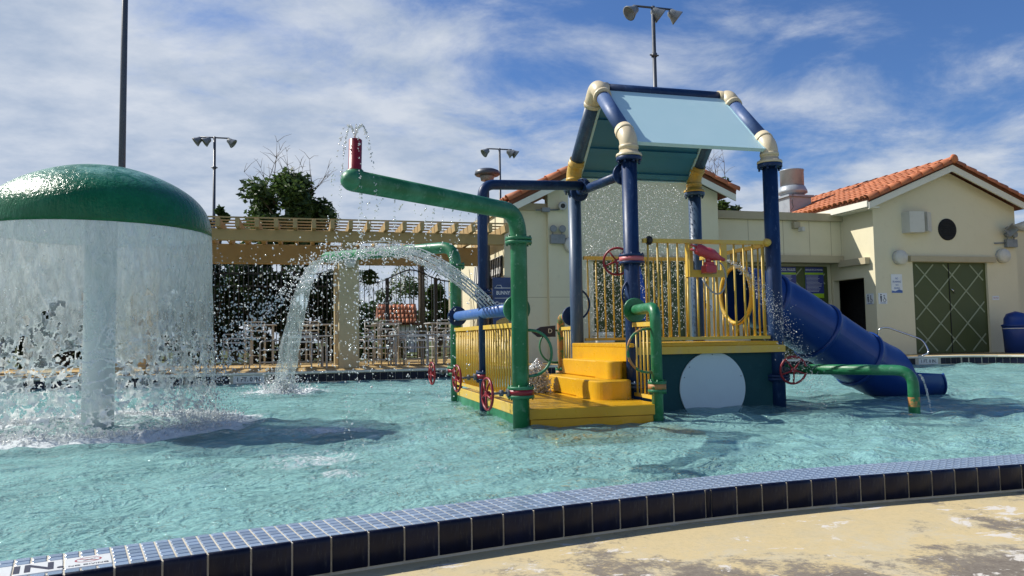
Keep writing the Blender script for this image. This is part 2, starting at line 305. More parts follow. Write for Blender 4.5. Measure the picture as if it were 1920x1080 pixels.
# ------------------------------------------------------------------ mesh helpers
ORG = {}
class MB:
    def __init__(s): s.v = []; s.f = []; s.sm = []
    def add(s, v, f, smooth=False):
        o = len(s.v); s.v.extend([tuple(map(float, p)) for p in v]); s.f.extend([tuple(i + o for i in q) for q in f]); s.sm.extend([smooth] * len(f)); return s
    def box(s, x0, x1, y0, y1, z0, z1, bev=0.0):
        if bev:
            xs = (x0, x0 + bev, x1 - bev, x1); 
            b = bev
            v = []; 
            for z, i in ((z0, b), (z0 + b, 0), (z1 - b, 0), (z1, b)):
                for (ax, ay) in ((x0 + b, y0), (x1 - b, y0), (x1, y0 + b), (x1, y1 - b), (x1 - b, y1), (x0 + b, y1), (x0, y1 - b), (x0, y0 + b)):
                    cx, cy = (x0 + x1) / 2, (y0 + y1) / 2
                    v.append((ax + (i if ax < cx else -i) * (1 if i else 0), ay + (i if ay < cy else -i) * (1 if i else 0), z))
            f = [tuple(range(7, -1, -1)), tuple(range(24, 32))]
            for r in range(3):
                for k in range(8): f.append((r * 8 + k, r * 8 + (k + 1) % 8, (r + 1) * 8 + (k + 1) % 8, (r + 1) * 8 + k))
            return s.add(v, f)
        v = [(x0, y0, z0), (x1, y0, z0), (x1, y1, z0), (x0, y1, z0), (x0, y0, z1), (x1, y0, z1), (x1, y1, z1), (x0, y1, z1)]
        return s.add(v, [(3, 2, 1, 0), (4, 5, 6, 7), (0, 1, 5, 4), (1, 2, 6, 5), (2, 3, 7, 6), (3, 0, 4, 7)])
    def hexa(s, lo, hi):   # two quads of corners
        return s.add(list(lo) + list(hi), [(3, 2, 1, 0), (4, 5, 6, 7), (0, 1, 5, 4), (1, 2, 6, 5), (2, 3, 7, 6), (3, 0, 4, 7)])
    def prism(s, poly, d):  # planar polygon extruded by vector d
        n = len(poly); d = Vector(d); P = [Vector(p) for p in poly]
        v = P + [p + d for p in P]
        f = [tuple(range(n - 1, -1, -1)), tuple(range(n, 2 * n))] + [(i, (i + 1) % n, n + (i + 1) % n, n + i) for i in range(n)]
        return s.add(v, f)
    def tube(s, pts, r, n=12, cap=True, flat=1.0):
        P = [Vector(p) for p in pts]; rr = r if hasattr(r, '__len__') else [r] * len(P)
        t0 = (P[1] - P[0]).normalized(); up = Vector((0, 0, 1)) if abs(t0.z) < 0.9 else Vector((0, 1, 0))
        a = t0.cross(up).normalized(); v = []; f = []
        for i, p in enumerate(P):
            if i == 0: t = t0
            elif i == len(P) - 1: t = (P[i] - P[i - 1]).normalized()
            else: t = ((P[i + 1] - P[i]).normalized() + (P[i] - P[i - 1]).normalized()).normalized()
            a = (a - t * a.dot(t)).normalized(); b = t.cross(a)
            for k in range(n):
                an = 2 * PI * k / n; v.append(p + (a * math.cos(an) + b * math.sin(an) * flat) * rr[i])
        for i in range(len(P) - 1):
            for k in range(n): f.append((i * n + k, i * n + (k + 1) % n, (i + 1) * n + (k + 1) % n, (i + 1) * n + k))
        o = len(s.v); s.add(v, f, True)
        if cap:
            s.add([], [tuple(o + k - len(s.v) + (len(s.v)) for k in range(n - 1, -1, -1))]) if False else None
            s.f.append(tuple(o + k for k in range(n - 1, -1, -1))); s.sm.append(False)
            e = o + (len(P) - 1) * n; s.f.append(tuple(e + k for k in range(n))); s.sm.append(False)
        return s
    def lathe(s, prof, c, axis=(0, 0, 1), n=24, cap=True):   # prof: (radius, distance along the axis)
        ax = Vector(axis).normalized(); up = Vector((0, 0, 1)) if abs(ax.z) < 0.9 else Vector((0, 1, 0))
        a = ax.cross(up).normalized(); b = ax.cross(a); c = Vector(c); v = []; f = []
        for r, h in prof:
            for k in range(n):
                an = 2 * PI * k / n; v.append(c + ax * h + (a * math.cos(an) + b * math.sin(an)) * r)
        for i in range(len(prof) - 1):
            for k in range(n): f.append((i * n + k, i * n + (k + 1) % n, (i + 1) * n + (k + 1) % n, (i + 1) * n + k))
        o = len(s.v); s.add(v, f, True)
        if cap:
            s.f.append(tuple(o + k for k in range(n - 1, -1, -1))); s.sm.append(False)
            e = o + (len(prof) - 1) * n; s.f.append(tuple(e + k for k in range(n))); s.sm.append(False)
        return s
    def build(s, name, mat, parent=None):
        o = Vector(ORG.get(parent.name, (0, 0, 0))) if parent else Vector((0, 0, 0))
        me = bpy.data.meshes.new(name); me.from_pydata([(x - o.x, y - o.y, z - o.z) for x, y, z in s.v], [], s.f)
        me.polygons.foreach_set('use_smooth', s.sm); me.materials.append(MATS[mat] if isinstance(mat, str) else mat); me.update()
        import bmesh
        bm = bmesh.new(); bm.from_mesh(me); bmesh.ops.recalc_face_normals(bm, faces=bm.faces[:]); bm.to_mesh(me); bm.free()
        return link(name, me, parent)
def link(name, data, parent=None):
    ob = bpy.data.objects.new(name, data); COL.objects.link(ob)
    if parent:
        ob.parent = parent; ORG[ob.name] = ORG.get(parent.name, (0, 0, 0))
    return ob
def tag(o, label=None, cat=None, group=None, kind=None):
    for k, v in (('label', label), ('category', cat), ('group', group), ('kind', kind)):
        if v: o[k] = v
    return o
def thing(name, label, cat, loc=(0, 0, 0), group=None):
    o = bpy.data.objects.new(name, None); COL.objects.link(o); o.location = loc; o.empty_display_size = 0.1
    ORG[o.name] = tuple(loc); return tag(o, label, cat, group)
def copy_tree(o, parent=None):
    c = o.copy(); COL.objects.link(c); c.parent = parent
    for ch in list(o.children): copy_tree(ch, c)
    return c
def inst(name, me, parent, loc, rot=(0, 0, 0), mat=None):
    ob = bpy.data.objects.new(name, me); COL.objects.link(ob); ob.parent = parent
    o = ORG.get(parent.name, (0, 0, 0)) if parent else (0, 0, 0)
    ob.location = (loc[0] - o[0], loc[1] - o[1], loc[2] - o[2]); ob.rotation_euler = rot; return ob
def npmesh(name, V, F, mat, parent=None, smooth=True, attrs=None):
    V = np.asarray(V, np.float32); F = np.asarray(F, np.int32)
    o = np.array(ORG.get(parent.name, (0, 0, 0)) if parent else (0, 0, 0), np.float32)
    me = bpy.data.meshes.new(name); k = F.shape[1]
    me.vertices.add(len(V)); me.vertices.foreach_set('co', (V - o).ravel())
    me.loops.add(F.size); me.loops.foreach_set('vertex_index', F.ravel())
    me.polygons.add(len(F)); me.polygons.foreach_set('loop_start', np.arange(0, F.size, k, dtype=np.int32))
    me.polygons.foreach_set('use_smooth', np.full(len(F), smooth))
    for an, av in (attrs or {}).items():
        at = me.attributes.new(an, 'FLOAT', 'POINT'); at.data.foreach_set('value', np.asarray(av, np.float32))
    me.materials.append(MATS[mat]); me.update(calc_edges=True); me.validate()
    return link(name, me, parent)
def text(s, size, loc, rot, mat, name, parent, depth=0.0008, align='CENTER', sx=1.0, bold=0.0):
    cu = bpy.data.curves.new(name, 'FONT'); cu.body = s; cu.size = size; cu.align_x = align; cu.align_y = 'CENTER'; cu.extrude = depth; cu.offset = bold
    cu.resolution_u = 3
    tmp = bpy.data.objects.new('tmp', cu); COL.objects.link(tmp)
    dg = bpy.context.evaluated_depsgraph_get(); me = bpy.data.meshes.new_from_object(tmp.evaluated_get(dg))
    bpy.data.objects.remove(tmp); bpy.data.curves.remove(cu)
    me.materials.clear(); me.materials.append(MATS[mat])
    ob = inst(name, me, parent, loc, rot); ob.scale = (sx, 1, 1); return ob
def bend(pts, r, n=6):
    """polyline with rounded corners"""
    P = [Vector(p) for p in pts]; o = [P[0]]
    for i in range(1, len(P) - 1):
        a = (P[i - 1] - P[i]); b = (P[i + 1] - P[i]); q = min(r, a.length * 0.49, b.length * 0.49)
        p0 = P[i] + a.normalized() * q; p1 = P[i] + b.normalized() * q
        for k in range(n + 1):
            t = k / n; o.append(p0 * (1 - t) ** 2 + P[i] * 2 * t * (1 - t) + p1 * t * t)
    o.append(P[-1]); return o
def vnoise(p, s=1.0, seed=0.0): return noise.noise(Vector((p[0] * s + seed, p[1] * s + seed * 1.7, p[2] * s - seed)))

# ------------------------------------------------------------------ the setting: pool, decks
DECK = 0.21; NEAR = -0.10
def rim_y(x):
    q = lambda x: 3.15767 + 0.24757 * x - 0.017823 * x * x - 0.005152 * x ** 3
    if x < -1.2: return q(-1.2) + 0.268 * (x + 1.2)
    if x < 3.0: return q(x)
    return q(3.0) + 0.0015 * (x - 3.0) - 0.004 * (x - 3.0) ** 2
def rim_t(x):
    d = 0.01; v = Vector((2 * d, rim_y(x + d) - rim_y(x - d), 0)); return v.normalized()
XL, XR, YF = -9.0, 15.6, 16.0
# near deck
g = MB(); xs = np.linspace(XL, 16, 60)
v = [(x, -14, NEAR) for x in xs] + [(x, rim_y(x) + 0.02, NEAR) for x in xs]
g.add(v, [(i, i + 1, 61 + i, 60 + i) for i in range(59)])
tag(g.build('near_deck', 'deck_paint'), kind='structure')
# far deck, with its right-hand curve round the end of the pool
cor = [(XR + 1.5 * math.sin(a), YF - 1.5 + 1.5 * math.cos(a)) for a in np.linspace(0, PI / 2, 9)]
edge = [(XL, YF), (XR, YF)] + cor[1:] + [(17.1, 3.0)]
g = MB()
g.add([(-14, YF + 0.02, DECK), (XR, YF + 0.02, DECK), (XR, 24, DECK), (-14, 24, DECK)], [(0, 1, 2, 3)])
rt = [(XR, YF + 0.02)] + [(x + 0.02, y + 0.01) for x, y in cor[1:]] + [(17.12, 3.0), (26, 3.0), (26, 24), (XR, 24)]
g.add([(x, y, DECK) for x, y in rt], [tuple(range(len(rt)))])
tag(g.build('far_deck', 'far_deck_paint'), kind='structure')
g = MB(); g.add([(-600, -600, -0.6), (600, -600, -0.6), (600, 600, -0.6), (-600, 600, -0.6)], [(0, 1, 2, 3)])
g.add([(-60, 24, 0.12), (60, 24, 0.12), (60, 90, 0.0), (-60, 90, 0.0)], [(0, 1, 2, 3)])
tag(g.build('ground', 'ground_grass'), kind='structure')
g = MB(); xs = np.linspace(XL, 17.2, 60)
g.add([(x, rim_y(x) + 0.25, -0.08) for x in xs] + [(x, 16.02, -0.08) for x in xs], [(i, i + 1, 61 + i, 60 + i) for i in range(59)])
tag(g.build('pool_floor', 'pool_plaster'), kind='structure')

# near curb: grout body, navy face tiles, mosaic top
rim = MB(); xs = np.linspace(XL, 17.0, 150); W = 0.325
sec = [(0.004, NEAR - 0.1), (0.004, 0.0455), (W, 0.0455), (W, -0.34)]
v = []
for x in xs:
    t = rim_t(x); n = Vector((-t.y, t.x, 0)); p = Vector((x, rim_y(x), 0))
    for a, z in sec: v.append((p.x + n.x * a, p.y + n.y * a, z))
rim.add(v, [(i * 4 + k, i * 4 + 4 + k, i * 4 + 5 + k, i * 4 + 1 + k) for i in range(149) for k in range(3)])
curb = tag(rim.build('pool_curb', 'grout'), kind='structure')
tag(curb, 'raised pool curb with navy face tiles and small blue mosaic on top')
# walk along the curb by arc length
S = [0.0]; SX = list(np.linspace(-3, 6.5, 1901))
for i in range(1, len(SX)): S.append(S[-1] + math.hypot(SX[i] - SX[i - 1], rim_y(SX[i]) - rim_y(SX[i - 1])))
def x_at(s): return float(np.interp(s, S, SX))
s0 = float(np.interp(-0.635, SX, S)); cutA = float(np.interp(1.85, SX, S)); cutB = float(np.interp(1.96, SX, S))
# face tile, rounded at its top edge (one mesh shared)
def face_tile_mesh(wd):
    m = MB(); h = wd / 2 - 0.0035
    prof = [(0.0, -0.087), (-0.004, -0.082), (-0.0045, 0.030), (-0.002, 0.044), (0.004, 0.0505), (0.016, 0.0515), (0.016, 0.040)]
    v = []
    for sx, ins in ((-h, 0.003), (-h + 0.004, 0.0), (h - 0.004, 0.0), (h, 0.003)):
        for y, z in prof: v.append((sx, y + ins, z))
    n = len(prof); m.add(v, [(i * n + k, i * n + k + 1, i * n + n + k + 1, i * n + n + k) for i in range(3) for k in range(n - 1)], True)
    return m
ft = face_tile_mesh(0.152); fme = ft.build('face_tile', 'tile_navy', curb).data; bpy.data.objects.remove(bpy.data.objects['face_tile'])
bounds = []
s = s0
while s < cutA - 0.14: bounds.append((s, s + 0.1520)); s += 0.1520
bounds.append((s, cutA + 0.079)); bounds.append((cutA + 0.079, cutB)); s = cutB
while s < S[-1] - 0.2: bounds.append((s, s + 0.1555)); s += 0.1555
s = s0
while s > 0.3: bounds.append((s - 0.152, s)); s -= 0.152
def rim_frame(s):
    x = x_at(s); t = rim_t(x); return Vector((x, rim_y(x), 0)), math.atan2(t.y, t.x), Vector((-t.y, t.x, 0)), t
for a, b in bounds:
    p, an, n, t = rim_frame((a + b) / 2)
    o = inst('face_tile', fme, curb, p, (0, 0, an)); o.scale = ((b - a) / 0.152, 1, 1)
# mosaic
mt = MB(); mt.box(-0.0221, 0.0221, -0.0221, 0.0221, 0.040, 0.0495, 0.0022)
mme = mt.build('mosaic_tile', 'tile_blue', curb).data; bpy.data.objects.remove(bpy.data.objects['mosaic_tile'])
tiles = []
for a, b in bounds:
    wd = b - a; k = max(1, round(wd / 0.0507))
    for i in range(k):
        s = a + wd * (i + 0.5) / k
        for r in range(6): tiles.append((s, r, wd / k))
wl0, wl1 = s0 - 0.152 * 4, s0           # depth lettering set into the top, rows 1 to 3
tiles = [t for t in tiles if not (wl0 < t[0] < wl1 and 1 <= t[1] <= 3)]
def t_pos(t):
    p, an, n, tt = rim_frame(t[0]); return p + n * (0.043 + 0.0507 * t[1]), an
tiles = [t for t in tiles if -1.6 < x_at(t[0])]
tiles.sort(key=lambda t: (t_pos(t)[0] - Vector((0, 0, 0.82))).length)
vis = [t for t in tiles if x_at(t[0]) > -1.25 and x_at(t[0]) < 4.6]
for t in vis[:300]:
    p, an = t_pos(t); o = inst('mosaic_tile', mme, curb, p, (0, 0, an + random.uniform(-.008, .008))); o.scale = (t[2] / 0.0507, 1, 1)
rest = set(vis[:300]); bv = np.array([q.co[:] for q in mme.vertices]); RV = MB(); bf = [tuple(q.vertices) for q in mme.polygons]
for t in tiles:
    if t in rest: continue
    p, an = t_pos(t); c_, s_ = math.cos(an), math.sin(an); k = t[2] / 0.0507
    RV.add([(p.x + x * k * c_ - y * s_, p.y + x * k * s_ + y * c_, z) for x, y, z in bv], bf)
tag(RV.build('mosaic_tiles', 'tile_blue', curb), kind='stuff')
# white lettered tiles on the curb top
wt = MB(); wt.box(-0.0735, 0.0735, -0.0735, 0.0735, 0.040, 0.0502, 0.002)
wme = wt.build('lettered_tile', 'tile_white', curb).data; bpy.data.objects.remove(bpy.data.objects['lettered_tile'])
for k, what in enumerate(('NODIVE', 'IN.', '0', 'FT.')):
    s = s0 - 0.152 * (k + 0.5); p, an, n, t = rim_frame(s); c = p + n * (0.043 + 0.0507 * 2)
    wo = inst('lettered_tile', wme, curb, c, (0, 0, an)); ORG[wo.name] = (0, 0, 0)
    z = 0.0506
    if what == 'NODIVE':
        ring = MB(); R = 0.043
        for r0, r1 in ((R, R - 0.006),):
            vv = []; ff = []
            for i in range(32):
                a = 2 * PI * i / 32; vv += [(r0 * math.cos(a), r0 * 0.75 * math.sin(a) + 0.018, z), (r1 * math.cos(a), r1 * 0.75 * math.sin(a) + 0.018, z)]
            for i in range(32): j = (i + 1) % 32; ff.append((2 * i, 2 * j, 2 * j + 1, 2 * i + 1))
            ring.add(vv, ff)
        ring.add([(-0.031, 0.036, z), (-0.027, 0.040, z), (0.031, 0.000, z), (0.027, -0.004, z)], [(0, 3, 2, 1)])
        r_ = ring.build('no_diving_mark', 'ink_red'); r_.parent = wo
        fg = MB(); fg.add([(-0.018, 0.006, z), (0.014, 0.026, z), (0.016, 0.021, z), (-0.014, 0.002, z)], [(0, 3, 2, 1)])
        fg.add([(0.016, 0.026, z), (0.022, 0.030, z), (0.024, 0.024, z), (0.018, 0.021, z)], [(0, 3, 2, 1)])
        f_ = fg.build('diver_mark', 'ink_dark'); f_.parent = wo
        tx = text('NO DIVING', 0.021, (0, -0.048, z), (0, 0, 0), 'ink_dark', 'lettering', None, sx=1.15); tx.parent = wo
    else:
        tx = text(what, 0.135, (0.0, -0.004, z), (0, 0, 0), 'ink_dark', 'lettering', None, bold=0.003, sx=0.95); tx.parent = wo

# far pool wall with a band of navy tiles
def wall_strip(pts):
    m = MB(); n = len(pts)
    v = [(x, y, -0.34) for x, y in pts] + [(x, y, DECK - 0.03) for x, y in pts]
    m.add(v, [(i, i + 1, n + i + 1, n + i) for i in range(n - 1)]); return m
wl = tag(wall_strip(edge).build('pool_wall', 'grout'), kind='structure')
lip = MB()
for i in range(len(edge) - 1):
    (xa, ya), (xb, yb) = edge[i], edge[i + 1]
    d = Vector((xb - xa, yb - ya, 0)).normalized(); n = Vector((d.y, -d.x, 0))
    lip.hexa([(xa + n.x * .03, ya + n.y * .03, DECK - .028), (xb + n.x * .03, yb + n.y * .03, DECK - .028), (xb - n.x * .2, yb - n.y * .2, DECK - .028), (xa - n.x * .2, ya - n.y * .2, DECK - .028)],
             [(xa + n.x * .03, ya + n.y * .03, DECK + .006), (xb + n.x * .03, yb + n.y * .03, DECK + .006), (xb - n.x * .2, yb - n.y * .2, DECK + .006), (xa - n.x * .2, ya - n.y * .2, DECK + .006)])
lp = lip.build('coping', 'white_trim', wl)
bt = MB(); bt.box(-0.0725, 0.0725, -0.008, 0.004, 0.018, 0.165, 0.003)
bme = bt.build('band_tile', 'tile_navy', wl).data; bpy.data.objects.remove(bpy.data.objects['band_tile'])
wtile = MB(); wtile.box(-0.30, 0.30, -0.009, 0.004, 0.015, 0.168, 0.003)
es = [0.0]
for i in range(1, len(edge)): es.append(es[-1] + math.dist(edge[i], edge[i - 1]))
def e_at(s):
    for i in range(1, len(edge)):
        if s <= es[i]:
            k = (s - es[i - 1]) / (es[i] - es[i - 1]); a, b = edge[i - 1], edge[i]
            return (a[0] + (b[0] - a[0]) * k, a[1] + (b[1] - a[1]) * k), math.atan2(b[1] - a[1], b[0] - a[0])
    return edge[-1], -PI / 2
marks = [(-1.06, 0.29), (14.98, 0.29), (-6.3, 0.29)]
s = 4.0
while s < min(es[-1], es[1] + 8):
    (x, y), an = e_at(s)
    if not any(abs(x - mx) < 0.37 and y > 15.9 for mx, _ in marks): inst('band_tile', bme, wl, (x, y, 0), (0, 0, an))
    s += 0.1525
for mx, _ in marks:
    d = MB(); d.box(mx - 0.29, mx + 0.29, YF - 0.010, YF + 0.004, 0.015, 0.168, 0.003); dd = d.build('depth_marker', 'tile_white', wl)
    text('1 FT. 0 IN.', 0.115, (mx, YF - 0.0112, 0.09), (PI / 2, 0, 0), 'ink_dark', 'lettering', dd, bold=0.002, sx=0.93)

# ------------------------------------------------------------------ water surface
MUSH = (-2.0, 8.6); MR = 1.045
def water():
    gx = np.linspace(-8.8, 17.0, 560); tt = np.linspace(0, 1, 330) ** 1.5
    ry = np.array([rim_y(x) + W - 0.03 for x in gx])
    fy = np.where(gx <= XR, YF - 0.001, YF - 1.5 + np.sqrt(np.maximum(0, 1.5 ** 2 - np.minimum(gx - XR, 1.5) ** 2)))
    X = np.repeat(gx[:, None], len(tt), 1); Y = ry[:, None] + (fy - ry)[:, None] * tt[None, :]
    Z = np.zeros_like(X); r = np.random.default_rng(3)
    for i in range(46):
        lam = 0.13 * (7.0 ** r.random()); a = r.uniform(0, 2 * PI); k = 2 * PI / lam; amp = 0.0055 * lam ** 0.9
        Z += amp * np.sin(k * (X * math.cos(a) + Y * math.sin(a)) + r.uniform(0, 6.28) + 0.8 * np.sin(1.3 * X + i) + 0.8 * np.sin(1.1 * Y + 2 * i))
    foam = np.zeros_like(X)
    d = np.hypot(X - MUSH[0], Y - MUSH[1])
    Z += 0.02 * np.exp(-((d - 1.15) / 0.25) ** 2) * np.sin(d * 22 + 5 * np.sin(X * 5) + 4 * np.sin(Y * 6)) + 0.012 * np.exp(-np.maximum(d - 1.2, 0) / 1.1) * np.sin(d * 16)
    foam = np.maximum(foam, 1.0 * np.exp(-((d - 1.2) / 0.42) ** 2)); foam = np.maximum(foam, np.where(d < 1.1, 0.5, 0) + 0)
    for (cx, cy_, rr, f) in ((-0.3, 13.2, 0.9, 0.85), (-0.9, 12.6, 1.2, 0.4), (0.23, 7.35, 0.5, 0.72), (0.2, 4.9, 0.28, 0.5), (0.05, 5.6, 0.55, 0.56), (-0.4, 7.9, 1.3, 0.28), (0.75, 5.0, 0.25, 0.42), (0.55, 6.1, 0.5, 0.34), (-0.9, 6.3, 0.6, 0.3), (-2.6, 6.8, 0.9, 0.36), (1.0, 7.9, 0.5, 0.3),
                             (4.3, 9.9, 1.2, 0.35), (6.35, 6.72, 0.16, 0.6), (8.9, 8.8, 0.9, 0.35), (7.4, 8.3, 0.7, 0.25), (5.0, 4.9, 1.1, 0.22), (6.9, 5.8, 1.5, 0.26), (2.0, 11.5, 1.0, 0.25)):
        q = np.hypot(X - cx, Y - cy_); foam = np.maximum(foam, f * np.exp(-(q / rr) ** 2)); Z += 0.012 * np.exp(-(q / rr) ** 2) * np.sin(q * 20 + cx)
    n0, n1_ = X.shape; idx = np.arange(n0 * n1_).reshape(n0, n1_)
    F = np.stack([idx[:-1, :-1], idx[1:, :-1], idx[1:, 1:], idx[:-1, 1:]], -1).reshape(-1, 4)
    o = npmesh('pool_water', np.stack([X, Y, Z], -1).reshape(-1, 3), F, 'pool_water', None, True, {'foam': foam.ravel()})
    tag(o, 'rippled pale turquoise water of the shallow pool', None, None, 'structure')
water()

# ------------------------------------------------------------------ mushroom fountain
mush = thing('mushroom_fountain', 'giant mushroom fountain with wet green cap on white stem', 'fountain', (MUSH[0], MUSH[1], 0))
m = MB(); m.lathe([(0.147, -0.34), (0.147, 1.2), (0.15, 2.2)], (*MUSH, 0), n=40); m.build('stem', 'mushroom_white', mush)
prof = [(MR - 0.02, 1.925), (MR, 1.93), (MR + 0.004, 1.96), (MR - 0.012, 2.08), (MR - 0.055, 2.19), (MR - 0.14, 2.30), (0.76, 2.41), (0.56, 2.51), (0.34, 2.585), (0.14, 2.612), (0.01, 2.618)]
from math import cos
def smooth_prof(P, it=2):
    for _ in range(it):
        Q = [P[0]]
        for a, b in zip(P[:-1], P[1:]): Q += [(a[0] * .75 + b[0] * .25, a[1] * .75 + b[1] * .25), (a[0] * .25 + b[0] * .75, a[1] * .25 + b[1] * .75)]
        P = Q + [P[-1]]
    return P
m = MB(); m.lathe(smooth_prof(prof), (*MUSH, 0), n=72, cap=False); cap = m.build('cap', 'wet_cap_green', mush)
cap.data.transform(Matrix.Translation((0, 0, 0)))
m = MB(); m.lathe([(MR - 0.02, 1.925), (0.9, 1.99), (0.6, 2.1), (0.15, 2.2)], (*MUSH, 0), n=60, cap=False); m.build('cap_underside', 'mushroom_white', mush)

def curtain():
    nth, nz = 560, 230; V = np.zeros((nth, nz, 3)); K = np.zeros((nth, nz)); G = np.zeros((nth, nz)); q = np.linspace(0, 1, nz)
    for i in range(nth):
        a = 2 * PI * i / nth; ca, sa = math.cos(a), math.sin(a)
        for j in range(nz):
            t = q[j]; z = 1.935 * (1 - t) - 0.01
            p = (ca * 1.05, sa * 1.05, z)
            r = MR + 0.004 + 0.06 * t ** 1.5 + 0.02 * (0.3 + t) * vnoise((p[0], p[1], z * 0.4), 7, 3)
            h = 0.55 * vnoise((p[0], p[1], z * 0.62), 5.2, 20) + 0.45 * vnoise((p[0], p[1], z * 0.75), 12, 31)
            if t > 0.3:                                   # below: the sheet tears into a net of strands
                w1 = vnoise(p, 3, 61) * 0.25
                g1 = abs(vnoise((p[0] + w1, p[1], z * 0.8 + w1), 9.5, 51)); g2 = abs(vnoise((p[0], p[1] + w1, z), 19, 71))
                G[i, j] = min(g1, g2 * 1.25); h += 0.22 * vnoise(p, 26, 41); r += 0.03 * (t - .3) * vnoise(p, 16, 9)
            else: G[i, j] = 1
            V[i, j] = (MUSH[0] + ca * r, MUSH[1] + sa * r, z); K[i, j] = h
    thr = np.interp(q, [0, 0.16, 0.32, 0.46, 0.58, 0.70, 1.0], [9, 0.75, 0.44, 0.33, 0.10, -0.10, -0.22])[None, :]
    wd = np.interp(q, [0, 0.3, 0.45, 0.7, 1.0], [0, 0, 0.05, 0.085, 0.075])[None, :]
    D = np.maximum(thr - K, (wd - G) * 1.2)                 # negative inside a hole
    rimw = np.clip(1 - (thr - K) / 0.08, 0, 1); rimw = np.where(thr > 5, 0, rimw); rimw = np.maximum(rimw, 0.85 * np.clip(1 - q / 0.42, 0, 1)[None, :] ** 0.8)
    idx = np.arange(nth * nz).reshape(nth, nz); nx = np.roll(idx, -1, 0)
    F = np.stack([idx[:, :-1], nx[:, :-1], nx[:, 1:], idx[:, 1:]], -1).reshape(-1, 4)
    Df = D.ravel()[F].mean(1); F = F[Df > 0]
    o = npmesh('water_curtain', V.reshape(-1, 3), F, 'curtain_water', None, True, {'rim': rimw.ravel()})
    tag(o, 'ring of falling water below the green mushroom cap, torn into holes near its foot', 'water', None, 'stuff')
curtain()

OCT_V = np.array([(1, 0, 0), (-1, 0, 0), (0, 1, 0), (0, -1, 0), (0, 0, 1), (0, 0, -1)], float)
OCT_F = np.array([(0, 2, 4), (2, 1, 4), (1, 3, 4), (3, 0, 4), (2, 0, 5), (1, 2, 5), (3, 1, 5), (0, 3, 5)])
# a rounder drop: one subdivision of the octahedron
def _sub(Vv, Ff):
    Vv = [tuple(p) for p in Vv]; mid = {}; out_ = []
    def mm(a, b):
        k = (min(a, b), max(a, b))
        if k not in mid:
            c = (np.array(Vv[a]) + np.array(Vv[b])) / 2; c = c / np.linalg.norm(c); mid[k] = len(Vv); Vv.append(tuple(c))
        return mid[k]
    for a, b, c in Ff:
        x, y, z = mm(a, b), mm(b, c), mm(c, a); out_ += [(a, x, z), (x, b, y), (z, y, c), (x, y, z)]
    return np.array(Vv), np.array(out_)
DV, DF = _sub(OCT_V, OCT_F)
def drops(name, P, R, label, stretch=None, mat='droplet', kind='stuff', parent=None):
    P = np.asarray(P, float); n = len(P); R = np.asarray(R, float)
    S = np.ones((n, 3)) * R[:, None] * rng.uniform(0.75, 1.3, (n, 3))
    S[:, 2] *= (rng.uniform(0.9, 1.5, n) if stretch is None else stretch)
    base_v, base_f = (DV, DF) if n < 4500 else (OCT_V, OCT_F)
    th = rng.uniform(-0.5, 0.5, n); V = P[:, None, :] + base_v[None] * S[:, None, :]
    V[:, :, 0] += (V[:, :, 2] - P[:, None, 2]) * th[:, None]
    F = (base_f[None] + (np.arange(n) * len(base_v))[:, None, None]).reshape(-1, 3)
    o = npmesh(name, V.reshape(-1, 3), F, mat, parent); tag(o, label, 'water' if not parent else None, None, kind); return o
# drops torn off the curtain and splash round its foot
P = []; R = []
for i in range(2600):
    a = rng.uniform(0, 2 * PI); z = 1.9 * rng.random() ** 1.7; r = MR + 0.05 + 0.06 * (1 - z / 1.9) + abs(rng.normal(0, 0.05 + 0.05 * (1 - z / 1.9)))
    P.append((MUSH[0] + r * math.cos(a), MUSH[1] + r * math.sin(a), z)); R.append(rng.uniform(0.002, 0.0065))
drops('curtain_spray', P, R, 'loose drops flying off the water ring below the mushroom cap')
P = []; R = []
for i in range(4200):
    a = rng.uniform(0, 2 * PI); r = MR + 0.1 + rng.normal(0, 0.13); z = abs(rng.normal(0, 0.055)) * (1 + 0.6 * math.sin(a * 7))
    P.append((MUSH[0] + r * math.cos(a), MUSH[1] + r * math.sin(a), z)); R.append(rng.uniform(0.003, 0.011) * (1.2 if z < 0.06 else 0.7))
drops('splash_ring', P, R, 'white splash boiling round the foot of the mushroom fountain', 1.0, 'froth')

# ------------------------------------------------------------------ play structure
ps = thing('play_structure', 'pipe-framed water play structure with pale blue gabled roof, yellow steps and railings', 'play structure', (3.4, 8.6, 0))
F1 = (3.44, 7.78); F2 = (5.2, 7.78); B1 = (3.44, 9.58); B2 = (5.2, 9.58); A = (1.91, 6.87); B = (3.30, 6.93); C = (1.95, 10.2); D = (3.50, 10.42); V_ = (1.93, 8.45)
def flange(c, r, axis, mat, parent, band=None, th=0.028, bolts=8):
    """a pair of bolted pipe flanges, optionally with a coloured gasket ring between them"""
    ax = Vector(axis).normalized(); c = Vector(c); R = r * 1.62
    up = Vector((0, 0, 1)) if abs(ax.z) < 0.9 else Vector((0, 1, 0)); a = ax.cross(up).normalized(); b = ax.cross(a)
    m = MB(); gap = (0.05 if band else 0.006)
    for sgn in (-1, 1):
        c0 = c + ax * (sgn * (gap / 2 + th / 2))
        m.lathe([(R - 0.004, -th / 2), (R, -th / 2 + 0.004), (R, th / 2 - 0.004), (R - 0.004, th / 2)], c0, ax, 28)
    for k in range(bolts):
        an = 2 * PI * (k + 0.5) / bolts; q = c + (a * math.cos(an) + b * math.sin(an)) * (R * 0.87)
        m.tube([q - ax * (gap / 2 + th + 0.016), q + ax * (gap / 2 + th + 0.016)], 0.009, 6)
    f = m.build('flange', mat, parent)
    if band:
        m = MB(); m.lathe([(R * 0.97, -gap / 2), (R * 0.97, gap / 2)], c, ax, 28); m.build('gasket_ring', band, parent)
    return f
